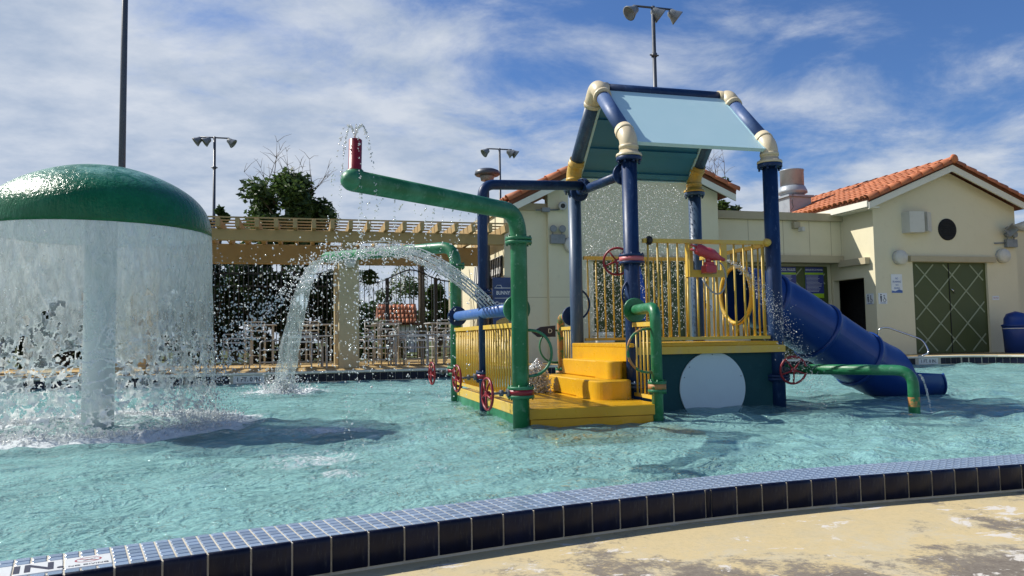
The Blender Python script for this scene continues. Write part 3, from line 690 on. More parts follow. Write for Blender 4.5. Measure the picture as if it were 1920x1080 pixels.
def wheel(c, axis, R, mat, stem_to, parent):
    ax = Vector(axis).normalized(); c = Vector(c); up = Vector((0, 0, 1)) if abs(ax.z) < 0.9 else Vector((0, 1, 0))
    a = ax.cross(up).normalized(); b = ax.cross(a); m = MB()
    pts = [c + (a * math.cos(2 * PI * k / 28) + b * math.sin(2 * PI * k / 28)) * R for k in range(29)]
    m.tube(pts, 0.013, 8, False)
    for k in range(5):
        an = 2 * PI * k / 5 + 0.3; d = a * math.cos(an) + b * math.sin(an); m.tube([c - ax * 0.01, c + d * R * 0.55 - ax * 0.012, c + d * R], 0.010, 6)
    m.lathe([(0.028, -0.02), (0.028, 0.02)], c, ax, 10)
    wv = m.build('valve_wheel', mat, parent)
    m = MB(); e = Vector(stem_to); dd = e - c
    m.tube([c, e], 0.012, 8); m.lathe([(0.03, 0), (0.03, 0.03)], c + dd * 0.45, dd, 8); m.lathe([(0.04, 0), (0.025, 0.05)], c + dd * 0.72, dd, 8)
    m.build('valve_stem', 'grey_metal', wv)
# four tower posts
for nm, (x, y), mt_, zb in (('front left', F1, 'blue_paint', -0.34), ('front right', F2, 'blue_paint', -0.34), ('back left', B1, 'blue_weathered', -0.34), ('back right', B2, 'blue_weathered', -0.34)):
    m = MB(); m.tube([(x, y, zb), (x, y, 1.0), (x, y, 2.76)], 0.085, 24); p = m.build('post', mt_, ps)
    m = MB(); R = 0.14
    m.lathe([(R - .004, 2.745), (R, 2.749), (R, 2.785), (R - .004, 2.789)], (x, y, 0), n=28)
    for k in range(8):
        an = 2 * PI * k / 8; m.tube([(x + .12 * math.cos(an), y + .12 * math.sin(an), 2.715), (x + .12 * math.cos(an), y + .12 * math.sin(an), 2.745)], 0.013, 6)
    m.build('flange', mt_, p)
    front = y < 8; em = 'cream_plastic' if front else 'yellow_plastic'
    sgn = 1 if front else -1
    m = MB(); m.lathe([(R, 2.791), (R + .004, 2.80), (R, 2.822), (0.115, 2.826), (0.102, 2.86)], (x, y, 0), n=28)
    sl = Vector((0, sgn * 0.9, 0.86)).normalized(); e0 = Vector((x, y, 3.0))
    path = bend([(x, y, 2.83), tuple(e0), tuple(e0 + sl * 0.2)], 0.13, 7); m.tube(path, 0.1, 24)
    for q, d in ((Vector((x, y, 2.90)), Vector((0, 0, 1))), (e0 + sl * 0.13, sl)): m.lathe([(0.106, -0.02), (0.108, 0.0), (0.106, 0.02)], q, d, 24)
    m.build('elbow', em, ps)
    apex = Vector((x, 8.68, 3.86))
    m = MB(); m.tube([e0 + sl * 0.15, apex - sl * 0.12], 0.085, 24); m.build('rafter_pipe', 'blue_dusty_sunlit' if front else 'blue_weathered', ps)
for x in (F1[0], F2[0]):
    apex = Vector((x, 8.68, 3.86)); s1 = Vector((0, -0.9, -0.86)).normalized(); s2 = Vector((0, 0.9, -0.86)).normalized()
    m = MB(); m.tube(bend([apex + s1 * 0.27, apex + Vector((0, 0, .03)), apex + s2 * 0.27], 0.26, 12), 0.102, 24)
    for d in (s1, s2): m.lathe([(0.108, -0.02), (0.11, 0), (0.108, 0.02)], apex + d * 0.23, d, 24)
    m.lathe([(0.10, 0), (0.10, 0.125)], apex - Vector((0, 0, .03)), (1 if x < 4 else -1, 0, 0), 24)
    m.build('ridge_elbow', 'cream_plastic', ps)
m = MB(); m.tube([(F1[0] + .1, 8.68, 3.84), (F2[0] - .1, 8.68, 3.84)], 0.078, 24); m.build('ridge_pipe', 'blue_paint', ps)
def roof_panel(front):
    sg = -1 if front else 1; y0, z0 = 8.68 + sg * 0.06, 3.805; y1, z1 = 8.68 + sg * 0.95, 2.945
    d = Vector((0, y1 - y0, z1 - z0)); Ln = d.length; d.normalize(); nn = Vector((0, sg * d.z * -1 * 0 + (-d.z if not front else d.z), abs(d.y)))
    nn = Vector((0, -d.z * (1 if d.y > 0 else -1) * (1), abs(d.y))); nn = Vector((0, sg * abs(d.z), abs(d.y)))
    m = MB(); x0, x1 = 3.55, 5.10; th = 0.012
    c0 = Vector((0, y0, z0)); c1 = c0 + d * Ln
    def quad(a, b, h0, h1, xa=x0, xb=x1):
        lo = [Vector((xa, 0, 0)) + a + nn * h0, Vector((xb, 0, 0)) + a + nn * h0, Vector((xb, 0, 0)) + b + nn * h0, Vector((xa, 0, 0)) + b + nn * h0]
        hi = [p + nn * (h1 - h0) for p in lo]; m.hexa(lo, hi)
    quad(c0, c1, 0, th)
    quad(c1 - d * 0.012, c1 + d * 0.004, -0.03, th + 0.002)
    pn = m.build('roof_panel', 'aqua_panel', ps)
    m = MB(); quad(c0 + d * .01, c1 - d * .014, -0.006, -0.001, x0 + .003, x1 - .004); m.build('panel_shade', 'aqua_shade', pn)  # added skin whose darker colour carries the shade of the underside
    for k in ((0.30, 0.64, 0.93) if not front else (0.33, 0.66)):
        m = MB(); a = c0 + d * (Ln * k - 0.035); b = c0 + d * (Ln * k + 0.035); quad(a, b, -0.035, -0.0065, x0 + .004, x1 - .005); m.build('panel_rib', 'aqua_shade', pn)
    for xx in (x0 - 0.03, x1 - 0.002):
        m = MB(); quad(c0, c1, -0.028, th + 0.003, xx, xx + 0.032); m.build('panel_edge', 'aqua_panel', pn)
roof_panel(True); roof_panel(False)
# upper deck and its walls
m = MB(); m.box(3.36, 5.24, 7.70, 9.62, 0.70, 0.745, 0.006); m.build('upper_deck', 'yellow_board', ps)
m = MB(); m.box(3.45, 5.26, 7.695, 7.735, 0.62, 0.70); m.build('deck_fascia', 'yellow_rail', ps)
m = MB(); m.box(3.36, 3.40, 7.74, 9.62, 0.55, 0.70); m.build('deck_fascia', 'yellow_step', ps)
m = MB(); m.box(3.42, 5.22, 7.76, 9.58, -0.34, 0.69); tw = m.build('skirt_wall', 'teal_wall', ps)
m = MB(); c0 = Vector((4.36, 7.752, 0.235)); m.lathe([(0.400, -0.006), (0.405, 0.0), (0.400, 0.012)], c0, (0, -1, 0), 64); dsc = m.build('round_panel', 'white_disc', ps)
for an in (20, 90, 140, 160):
    m = MB(); q = c0 + Vector((0.37 * math.cos(math.radians(an)), 0, 0.37 * math.sin(math.radians(an)))); m.lathe([(0.006, 0.012), (0.006, 0.016)], q, (0, -1, 0), 8); m.build('screw_head', 'grey_metal', dsc)
m = MB(); m.tube(bend([(3.0, 7.748, 0), (3.42, 7.748, 0)], 0.1), 0.01) if False else None
# railings: every bar its own part
def railing(p0, p1, z0, z1, gap, mat='yellow_rail', skip=None, br=0.0115, rr=0.026, top=None, bars_to=None):
    p0 = Vector((*p0, 0)); p1 = Vector((*p1, 0)); d = p1 - p0; Ln = d.length; d.normalize()
    m = MB(); n = d.cross(Vector((0, 0, 1)))
    def rail(z, h, wd):
        lo = [p0 + n * wd, p1 + n * wd, p1 - n * wd, p0 - n * wd]; m.hexa([(q.x, q.y, z) for q in lo], [(q.x, q.y, z + h) for q in lo])
    rail(z1 - 0.045, 0.045, 0.024); r = m.build('railing', mat, ps); m = MB(); rail(z0, 0.035, 0.022); m.build('bottom_rail', mat, r)
    k = max(2, round(Ln / gap)); bm_ = MB(); bm_.tube([(0, 0, 0), (0, 0, 1)], br, 8); tmp_ = bm_.build('baluster', mat); me = tmp_.data
    bpy.data.objects.remove(tmp_)
    for i in range(k):
        q = p0 + d * (Ln * (i + 0.5) / k); za, zb = z0 + 0.03, z1 - 0.04
        segs = [(za, zb)]
        if skip: segs = skip(q, za, zb)
        for a, b in segs:
            o = inst('baluster', me, r, (q.x, q.y, a), (random.uniform(-.004, .004), random.uniform(-.004, .004), 0)); o.scale = (1, 1, b - a)
    return r
def sk_cannon(q, a, b): return [(a, 1.475)] if 4.07 < q.x < 4.57 else [(a, b)]
fr_ = railing((3.56, 7.745), (5.09, 7.745), 0.77, 1.885, 0.118, skip=sk_cannon)
m = MB(); m.lathe([(0.01, -.05), (0.036, -.04), (0.05, 0), (0.036, .04), (0.01, .05)], (5.09, 7.73, 1.865), (0, 1, 0), 16); m.build('rail_end', 'yellow_rail', fr_)
m = MB()
for (xa, xb, za, zb) in ((4.07, 4.155, 1.465, 1.84), (4.50, 4.575, 1.465, 1.84), (4.155, 4.50, 1.465, 1.545)): m.box(xa, xb, 7.728, 7.752, za, zb)
m.box(4.07, 4.082, 7.66, 7.728, 1.465, 1.84); m.build('cannon_frame', 'yellow_rail', ps)
RC = Vector((5.2, 8.60, 1.315)); RR = 0.355
def sk_ring(q, a, b):
    dy = abs(q.y - RC.y)
    if dy >= RR: return [(a, b)]
    h = math.sqrt(RR * RR - dy * dy); return [(a, RC.z - h), (RC.z + h, b)]
railing((5.2, 7.92), (5.2, 9.45), 0.77, 1.885, 0.118, skip=sk_ring)
m = MB(); m.tube([RC + Vector((0, RR * math.cos(a), RR * math.sin(a))) for a in np.linspace(0, 2 * PI, 41)], 0.028, 10, False); m.build('slide_ring', 'yellow_rail', ps)
railing((3.55, 9.58), (5.09, 9.58), 0.77, 1.885, 0.118)
# slide
def slide():
    path = [Vector(p) for p in ((5.2, 8.60, 1.315), (5.5, 8.60, 1.27), (5.85, 8.60, 1.13), (6.25, 8.61, 0.91), (6.7, 8.64, 0.65), (7.1, 8.66, 0.43), (7.45, 8.69, 0.29), (7.80, 8.70, 0.26), (8.05, 8.70, 0.27))]
    # resample
    def cr(P, n=8):
        o = []
        for i in range(len(P) - 1):
            a, b, c, d = P[max(i - 1, 0)], P[i], P[i + 1], P[min(i + 2, len(P) - 1)]
            for k in range(n):
                t = k / n; o.append(0.5 * ((2 * b) + (c - a) * t + (2 * a - 5 * b + 4 * c - d) * t * t + (3 * b - a - 3 * c + d) * t ** 3))
        return o + [P[-1]]
    pts = cr(path); n = len(pts); R = 0.365; nseg = 36
    secs = [(0, 12, 'tube'), (12, 26, 'tube'), (26, 38, 'tube'), (38, 46, 'tube'), (46, n - 1, 'half')]
    sl = MB(); 
    def frame(i):
        t = (pts[min(i + 1, n - 1)] - pts[max(i - 1, 0)]).normalized(); s_ = t.cross(Vector((0, 0, 1))).normalized(); return t, s_, s_.cross(t)
    root = None
    for a, b, kd in secs:
        m = MB(); v = []; f = []
        rng_ = range(nseg + 1)
        for i in range(a, b + 1):
            t, s_, u = frame(i); rad = R * (1.05 if kd == 'tube' and i == a and a > 0 else 1.0)
            if kd == 'half': rad = R * (1.0 - 0.08 * ((i - a) / (b - a)) ** 1.2)
            for k in rng_:
                if kd == 'half':
                    o_ = 1 - min(1, (i - a) / 5.5); an = PI * (1 + 0.0) + (k / nseg) * PI; ext = 0.5 * o_ * PI
                    an = PI - ext * 0.98 + (k / nseg) * (PI + 2 * ext * 0.98)
                else: an = 2 * PI * k / nseg
                v.append(pts[i] + (s_ * math.cos(an) + u * math.sin(an)) * rad)
        w_ = nseg + 1
        for i in range(b - a):
            for k in range(nseg): f.append((i * w_ + k, i * w_ + k + 1, (i + 1) * w_ + k + 1, (i + 1) * w_ + k))
        m.add(v, f, True)
        if kd == 'tube' and a > 0:
            t, s_, u = frame(a); m.lathe([(R * 1.02, -0.03), (R * 1.075, -0.022), (R * 1.075, 0.022), (R * 1.02, 0.03)], pts[a], t, 40, False)
        if root is None:
            root = m.build('slide', 'slide_blue', ps)
        else: m.build('slide_section' if kd == 'tube' else 'slide_trough', 'slide_blue', root)
        so_ = bpy.data.objects[-1] if False else None
    # rolled lip of the trough and its supporting foot
    t, s_, u = frame(n - 1); rad = R * 0.92
    m = MB(); edge_ = [pts[-1] + (s_ * math.cos(an) + u * math.sin(an)) * rad + t * (0.16 * math.sin(-an) if True else 0) for an in np.linspace(PI, 2 * PI, 17)]
    rim_pts = [pts[-1] + (s_ * math.cos(an) + u * math.sin(an)) * rad for an in np.linspace(PI, 2 * PI, 17)]
    v = rim_pts + edge_; m.add(v, [(k, k + 1, 18 + k, 17 + k) for k in range(16)], True)
    m.add(edge_, [tuple(range(17))]); m.tube(edge_, 0.018, 8)
    m.build('slide_lip', 'slide_blue', root)
    m = MB(); v = []; f = []
    for j, i in enumerate(range(49, 60)):
        t, s_, u = frame(i)
        for k in range(17): an = PI + PI * (k + 0.6) / 17.2; v.append(pts[i] + (s_ * math.cos(an) + u * math.sin(an)) * (R * 0.93 - 0.014))
    m.add(v, [(j * 17 + k, j * 17 + k + 1, (j + 1) * 17 + k + 1, (j + 1) * 17 + k) for j in range(10) for k in range(16)], True); m.build('worn_liner', 'rusty_liner', root)
    m = MB(); m.box(7.65, 7.75, 8.5, 8.9, -0.34, 0.02); m.build('slide_foot', 'cream_plastic', root)
    tag(root, 'dark blue tube slide')
slide()
# red and brown worn insert of the slide end
# big front arm (A) and its mate (C)
def arm(base, pts, r, mat, fl, cap=True, rr=None):
    m = MB(); path = bend([(base[0], base[1], -0.34), (base[0], base[1], pts[0][2])] + pts[1:], 0.24, 8)
    m.tube(path, r, 22)
    if cap:
        e = Vector(path[-1]); d = (e - Vector(path[-2])).normalized()
        m.lathe([(r, -0.002), (r * 0.96, 0.03), (r * 0.75, 0.065), (r * 0.4, 0.085), (0.004, 0.092)], e, d, 22)
    return m.build('nozzle_arm', mat, ps)
armA = arm(A, [(A[0], A[1], 1.985), (0.32, 5.42, 1.93)], 0.077, 'green_paint', None)
armC = arm(C, [(C[0], C[1], 2.06), (0.32, 12.1, 2.10)], 0.077, 'green_paint', None)
for (x, y), z, b_ in ((A, 1.72, None), (C, 1.80, None)): flange((x, y, z), 0.077, (0, 0, 1), 'green_paint', armA if (x, y) == A else armC, b_)
flange((*A, 0.325), 0.077, (0, 0, 1), 'green_paint', armA, 'red_paint'); flange((*C, 0.40), 0.077, (0, 0, 1), 'green_paint', armC, 'red_paint')
wheel((A[0] - 0.32, A[1] - 0.02, 0.32), (1, 0.12, 0), 0.142, 'red_paint', (A[0] - .06, A[1], 0.325), ps)
wheel((C[0] - 0.33, C[1], 0.37), (1, 0.12, 0), 0.142, 'red_paint', (C[0] - .06, C[1], 0.39), ps)
m = MB(); m.lathe([(0.052, 0), (0.052, 0.03), (0.046, 0.035), (0.046, 0.24), (0.040, 0.245)], (0.335, 5.47, 1.99), (0.02, 0, 1), 18); m.build('spout', 'red_paint', ps)
m = MB(); m.lathe([(0.06, 1.975), (0.06, 2.012)], (0.335, 5.47, 0), n=18); m.build('spout_collar', 'green_paint', ps)
# middle blue post with its overhead pipe
m = MB(); tee = Vector((3.49, 9.15, 2.74))
m.tube(bend([(*V_, -0.34), (*V_, 2.56), tuple(tee - Vector((0.12, 0.04, 0.01)))], 0.17, 8), 0.058, 18); ov = m.build('overhead_pipe', 'blue_paint', ps)
flange((*V_, 2.28), 0.058, (0, 0, 1), 'blue_paint', ov); flange((*V_, 0.40), 0.058, (0, 0, 1), 'blue_paint', ov, 'red_paint'); flange((*V_, 1.32), 0.062, (0, 0, 1), 'blue_paint', ov)
flange(tee - Vector((0.1, 0.04, 0.01)), 0.058, (1, 0.44, 0.1), 'blue_paint', ov)
wheel((V_[0] - 0.31, V_[1], 0.385), (1, 0.12, 0), 0.142, 'red_paint', (V_[0] - .05, V_[1], 0.40), ps)
m = MB(); m.tube([(F1[0] - .02, F1[1] + .06, 2.62), (B1[0] + 0.02, B1[1] - .06, 2.72)], 0.055, 16); bm_o = m.build('beam_pipe', 'blue_paint', ps)
for q in ((F1[0] - .02, F1[1] + .13, 2.625), (B1[0] + 0.02, B1[1] - .14, 2.71)):
    m = MB(); m.lathe([(0.115, -0.018), (0.12, -0.012), (0.12, 0.012), (0.115, 0.018)], q, (0, 1, 0.05), 24); m.build('flange', 'blue_paint', bm_o)
# cross pipe between the green arms, with jet holes
m = MB(); m.tube([(A[0], A[1] + .09, 1.09), (C[0], C[1] - .09, 1.12)], 0.062, 18); cp = m.build('cross_pipe', 'blue_sunny', ps)
for q, mt_ in (((A[0], A[1] + 0.1, 1.09), 'green_paint'), ((C[0], C[1] - 0.1, 1.12), 'blue_paint')):
    m = MB(); m.lathe([(0.125, -0.018), (0.13, -0.012), (0.13, 0.012), (0.125, 0.018)], q, (0, 1, 0), 24)
    for k in range(8): 
        an = 2 * PI * k / 8; m.lathe([(0.009, -0.03), (0.009, 0.03)], (q[0] + .105 * math.cos(an), q[1], q[2] + .105 * math.sin(an)), (0, 1, 0), 6)
    m.build('flange', mt_, cp)
for k in range(5):
    m = MB(); m.lathe([(0.0635, -0.008), (0.0640, 0), (0.0635, 0.008)], (A[0] + .01, 7.55 + 0.16 * k, 1.097), (0, 1, 0.01), 18, False); m.build('jet_band', 'blue_paint', cp)
# small green drop pipes at the stair side (B front, D back)
for (x, y), tgt, mt_ in ((B, F1, 'green_paint'), (D, B1, 'rusty_green')):
    sg = 1 if tgt[1] > y else -1
    m = MB(); m.tube(bend([(x, y, -0.34), (x, y, 1.10), (tgt[0] - .03, tgt[1] - sg * 0.11, 1.10)], 0.14, 8), 0.055, 18); g_ = m.build('drop_pipe', mt_, ps)
    flange((x, y, 0.33), 0.055, (0, 0, 1), 'green_paint', g_, 'rusty_green')
    m = MB(); m.lathe([(0.125, -0.018), (0.13, -0.012), (0.13, 0.012), (0.125, 0.018)], (tgt[0] - .03, tgt[1] - sg * .12, 1.10), (0, 1, 0), 24); m.build('flange', 'green_paint' if y < 8 else 'blue_paint', g_)
# curved grab handles
def handle(x, y, sg, z0, z1, out_, mat):
    m = MB(); c = (z0 + z1) / 2; r = (z1 - z0) / 2
    pts = [(x, y, z1)] + [(x + sg * (out_ - r * 0.95 + r * 0.95 * math.sin(a)), y, c + r * math.cos(a)) for a in np.linspace(0, PI, 15)] + [(x, y, z0)]
    m.tube(pts, 0.0135, 8); m.build('grab_handle', mat, ps)
handle(A[0] + .06, A[1] - .01, 1, 0.47, 0.89, 0.24, 'green_paint'); handle(B[0] - .04, B[1], -1, 0.47, 0.89, 0.26, 'rusty_green')
handle(D[0] - .04, D[1], -1, 0.47, 0.92, 0.28, 'green_paint'); handle(C[0] + .06, C[1], 1, 0.47, 0.92, 0.24, 'green_paint')
handle(F1[0] - .07, F1[1] - .03, -1, 1.08, 1.46, 0.06, 'blue_paint'); handle(B1[0] + .07, B1[1] - .03, 1, 1.05, 1.45, 0.10, 'blue_paint')
# mid flange of the front left post, with its big wheel
flange((*F1, 1.66), 0.085, (0, 0, 1), 'blue_paint', ps, 'pink_paint'); flange((*F1, 0.295), 0.085, (0, 0, 1), 'blue_weathered', ps); flange((*F2, 0.33), 0.085, (0, 0, 1), 'blue_paint', ps)
wheel((F1[0] - 0.07, F1[1] + 0.24, 1.66), (0.5, 0.85, 0), 0.15, 'red_paint', (F1[0] - .03, F1[1] + .06, 1.66), ps)
m = MB(); m.lathe([(0.01, 0), (0.05, 0.01), (0.05, 0.03), (0.01, 0.04)], (3.60, 7.70, 1.86), (1, 0.3, 0), 16); m.build('rail_knob', 'black_iron', ps)
# right-hand supply pipe
m = MB(); m.tube(bend([(F2[0] + .05, F2[1] - .09, 0.425), (6.09, 6.72, 0.425), (6.09, 6.72, -0.34)], 0.17, 8), 0.056, 18); sp_ = m.build('supply_pipe', 'green_paint', ps)
m = MB(); m.lathe([(0.0575, -0.05), (0.0575, 0.05)], (6.09, 6.72, 0.10), n=18, cap=False); m.build('rust_band', 'rusty_green', sp_)
wheel((F2[0] + 0.03, F2[1] - 0.26, 0.42), (0.15, 1, 0.1), 0.15, 'red_paint', (F2[0] + .0, F2[1] - .08, 0.42), ps)
# lower platform
lp_ = MB(); lp_.box(1.99, 3.28, 7.0, 10.28, -0.34, 0.118); low = lp_.build('lower_platform', 'yellow_step', ps)
bd = MB(); bd.box(1.965, 3.33, -0.063, 0.063, 0.125, 0.165, 0.004); bme_ = bd.build('deck_board', 'yellow_board').data; bpy.data.objects.remove(bpy.data.objects['deck_board'])
for k in range(25): inst('deck_board', bme_, low, (0, 6.985 + 0.1315 * k, random.uniform(-.0015, .0015)))
m = MB(); m.box(1.99, 3.30, 6.90, 6.921, 0.065, 0.163, 0.004); m.build('fascia_board', 'yellow_step', low)
m = MB(); m.box(2.02, 3.27, 6.922, 6.99, -0.34, 0.06); m.build('riser_board', 'yellow_step', low)
m = MB(); m.box(1.93, 1.963, 6.98, 10.1, 0.085, 0.185, 0.004); m.build('fascia_board', 'yellow_rail', low)
m = MB(); m.box(1.935, 1.985, 6.96, 10.1, -0.1, 0.083); m.build('side_skirt', 'green_paint', low)
m = MB(); m.box(2.02, 3.38, 6.15, 6.92, -0.34, -0.024, 0.004); m.build('reflection_slab', 'yellow_step', low)  # yellow slab under the surface, added to stand for the fascia's reflection
railing((1.93, 6.98), (1.93, 8.38), 0.23, 0.965, 0.105); railing((1.93, 8.52), (1.93, 10.1), 0.23, 0.965, 0.105)
railing((3.36, 7.02), (3.40, 7.66), 0.19, 0.965, 0.115); railing((3.46, 9.72), (3.50, 10.34), 0.19, 0.965, 0.115)
# steps: straight flight and the rounded front blocks
def step_block(x0, x1, y0, y1, z0, z1, rc, nm):
    """a block whose front-left corner is rounded, with an eased top edge"""
    out_ = [(x0 + rc - rc * math.cos(a), y0 + rc - rc * math.sin(a)) for a in np.linspace(0, PI / 2, 9)] + [(x1 - rc + rc * math.sin(a), y0 + rc - rc * math.cos(a)) for a in np.linspace(0, PI / 2, 9)] + [(x1, y1), (x0, y1)]
    cx, cy_ = (x0 + x1) / 2, (y0 + y1) / 2; n = len(out_); m = MB(); v = []
    for z, ins in ((z0, 0), (z1 - 0.016, 0), (z1 - 0.005, 0.004), (z1, 0.016)):
        for x, y in out_:
            d = Vector((cx - x, cy_ - y, 0)).normalized(); v.append((x + d.x * ins, y + d.y * ins, z))
    f = [(r * n + k, r * n + (k + 1) % n, (r + 1) * n + (k + 1) % n, (r + 1) * n + k) for r in range(3) for k in range(n)] + [tuple(range(3 * n, 4 * n))]
    m.add(v, f); return m.build(nm, 'yellow_step', ps)
step_block(2.90, 3.33, 7.50, 8.145, 0.166, 0.362, 0.16, 'step'); step_block(3.15, 3.335, 7.78, 8.195, 0.364, 0.556, 0.09, 'step')
m = MB(); m.box(2.91, 3.41, 8.15, 9.40, 0.166, 0.360, 0.012); m.build('step', 'yellow_step', ps)
m = MB(); m.box(3.16, 3.41, 8.20, 9.40, 0.363, 0.553, 0.012); m.build('step', 'yellow_step', ps)
m = MB(); m.box(3.34, 3.42, 7.90, 9.52, 0.15, 0.545, 0.004); m.build('riser_panel', 'yellow_step', ps)
# water cannon
can = Vector((4.27, 7.60, 1.715)); ax = Vector((0.36, -0.05, -0.145)).normalized()
m = MB(); m.lathe([(0.02, -0.15), (0.055, -0.14), (0.066, -0.09), (0.058, -0.03), (0.066, -0.015), (0.066, 0.05), (0.046, 0.10), (0.023, 0.155), (0.018, 0.20)], can, ax, 20); cn = m.build('water_cannon', 'cannon_red', ps)
m = MB()
for s_ in (0.02, -0.03): m.tube([can - ax * 0.12 + Vector((0, 0, s_)), can - ax * 0.21 + Vector((0, 0, s_))], 0.012, 8)
m.build('cannon_grip', 'cannon_red', cn)
m = MB(); m.box(4.21, 4.34, 7.54, 7.66, 1.50, 1.585, 0.006); m.box(4.225, 4.325, 7.56, 7.64, 1.58, 1.62, 0.004); m.lathe([(0.03, 1.61), (0.03, 1.68)], (4.27, 7.6, 0), n=12); m.build('cannon_base', 'cannon_red', cn)
m = MB(); m.box(4.25, 4.40, 7.66, 7.73, 1.50, 1.54); m.build('cannon_bracket', 'grey_metal', cn)
m = MB(); m.tube([Vector((4.42, 7.62, 1.62)) * (1 - t) ** 3 + Vector((4.58, 7.62, 1.50)) * 3 * t * (1 - t) ** 2 + Vector((4.46, 7.66, 1.02)) * 3 * t * t * (1 - t) + Vector((4.28, 7.76, 1.45)) * t ** 3 for t in np.linspace(0, 1, 22)], 0.010, 8); m.build('cannon_hose', 'hose_grey', cn)
# small dark arrow board fixed to the rusty pipe
m = MB(); m.prism([(3.05, 10.36, 0.90), (3.14, 10.36, 0.83), (3.40, 10.36, 0.83), (3.40, 10.36, 0.99), (3.18, 10.36, 0.97)], (0, 0.03, 0)); ab = m.build('arrow_board', 'ink_dark', ps)
text('D', 0.09, (3.32, 10.358, 0.91), (PI / 2, 0, 0), 'ink_white', 'lettering', ab)

# ------------------------------------------------------------------ moving water of the structure
def para(p, v, t): return (p[0] + v[0] * t, p[1] + v[1] * t, p[2] + v[2] * t - 4.9 * t * t)
P = []; R = []
for k in range(5):                                  # jets out of the cross pipe, thrown up over the water
    base = (1.93 - 0.05, 7.62 + 0.16 * k, 1.15); vel = (-3.25 + rng.normal(0, .08), 0.25 + rng.normal(0, .1), 3.45 + rng.normal(0, .08))
    for i in range(420):
        t = 0.95 * rng.random() ** 0.9; sp = 0.004 + 0.10 * max(0, t - 0.12)
        q = para(base, vel, t); P.append((q[0] + rng.normal(0, sp), q[1] + rng.normal(0, sp), q[2] + rng.normal(0, sp))); R.append(rng.uniform(0.004, 0.0105) * (1.0 if t < 0.35 else 0.95))
drops('jet_spray', [p for p in P if p[2] > 0], [r for p, r in zip(P, R) if p[2] > 0], 'arching jets from the blue cross pipe breaking into drops over the pool')
m = MB(); r_ = random.Random(21)
for k in range(5):
    for e in range(4):
        b = (1.88, 7.62 + 0.16 * k, 1.15); vel = (-3.25 + r_.uniform(-.12, .12), 0.25 + r_.uniform(-.12, .12), 3.45 + r_.uniform(-.12, .12)); T = r_.uniform(.22, .42)
        m.tube([para(b, vel, T * i / 15) for i in range(16)], [0.007 * (1 - 0.55 * i / 15) * r_.uniform(.7, 1.3) for i in range(16)], 5)
tag(m.build('jet_streams', 'droplet'), 'unbroken white jets leaving the blue cross pipe', 'water', None, 'stuff')
# spout: little arcs tumbling round the red spout, and drips below the arm
P = []; R = []
top = (0.335, 5.47, 2.245)
for k in range(7):
    a = 2 * PI * k / 7 + 0.4; vel = (0.36 * math.cos(a), 0.36 * math.sin(a), 1.25 + 0.15 * rng.random())
    for i in range(85):
        t = 0.72 * rng.random() ** 0.8; q = para(top, vel, t); s_ = 0.002 + 0.008 * t
        P.append((q[0] + rng.normal(0, s_), q[1] + rng.normal(0, s_), q[2] + rng.normal(0, s_))); R.append(rng.uniform(0.0022, 0.006))
for k in range(13):
    f = 0.04 + 0.055 * k; bx_ = 0.32 + (A[0] - 0.32) * f; by_ = 5.42 + (A[1] - 5.42) * f; z0 = 1.85 + 0.05 * f
    vx = rng.normal(-0.25, 0.2); 
    for i in range(52):
        t = 0.6 * rng.random() ** 0.85; q = para((bx_, by_, z0), (vx, 0.05, -0.2), t); s_ = 0.003 + 0.012 * t
        if q[2] > 0: P.append((q[0] + rng.normal(0, s_), q[1] + rng.normal(0, s_), q[2])); R.append(rng.uniform(0.0025, 0.0062))
drops('spout_water', P, R, 'thin arcs of water tumbling from the red spout and dripping off the green arm')
# heavy stream from the back arm
def stream():
    e = Vector((0.30, 12.1, 2.06)); pts = []; n = 60; m = 34; V = np.zeros((n, m, 3))
    for i in range(n):
        t = i / (n - 1); q = Vector(para(e, (-0.92, 1.35, 0.55), t * 0.72)); r = 0.075 + 0.10 * t
        for k in range(m):
            a = 2 * PI * k / m
            rr = r * (1 + 0.20 * vnoise((q.x + math.cos(a) * .2, q.y + math.sin(a) * .2, q.z * 0.7), 9, 5) * (0.3 + t) + 0.12 * vnoise((math.cos(a), math.sin(a), q.z), 14, 2) * (0.2 + t))
            V[i, k] = (q.x + math.cos(a) * rr * 1.0, q.y + math.sin(a) * rr * 0.7, q.z + math.cos(a) * rr * 0.3)
    idx = np.arange(n * m).reshape(n, m); nx = np.roll(idx, -1, 1)
    F = np.stack([idx[:-1], nx[:-1], nx[1:], idx[1:]], -1).reshape(-1, 4)
    V = V.reshape(-1, 3); keep = V[F].mean(1)[:, 2] > 0.0
    tag(npmesh('water_stream', V, F[keep], 'stream_water'), 'thick glassy stream pouring from the back green arm into the pool', 'water', None, 'stuff')
stream()
P = []; R = []
for i in range(1500):
    a = rng.uniform(0, 2 * PI); d = abs(rng.normal(0, 0.22)); z = abs(rng.normal(0, 0.16)) * max(0.15, 1 - d)
    P.append((-0.34 + d * math.cos(a), 13.05 + d * math.sin(a), z)); R.append(rng.uniform(0.004, 0.013))
for i in range(260):
    t = 0.72 * rng.random(); q = para((0.30, 12.1, 2.06), (-0.92, 1.35, 0.55), t); s_ = 0.05 + 0.12 * t
    if q[2] > 0: P.append((q[0] + rng.normal(0, s_), q[1] + rng.normal(0, s_), q[2] + rng.normal(0, .05))); R.append(rng.uniform(0.003, 0.009))
drops('stream_splash', P, R, 'splash where the thick stream from the back arm strikes the pool')
P = []; R = []
for i in range(1500):
    x = rng.uniform(-1.7, 1.2); q = (x, rng.uniform(8.0, 10.8), rng.uniform(0.3, 2.15) * (0.75 + 0.25 * (x + 1.7) / 2.9)); P.append(q); R.append(rng.uniform(0.003, 0.010))
drops('drifting_spray', P, R, 'loose drops hanging in the air between the mushroom fountain and the green arms')
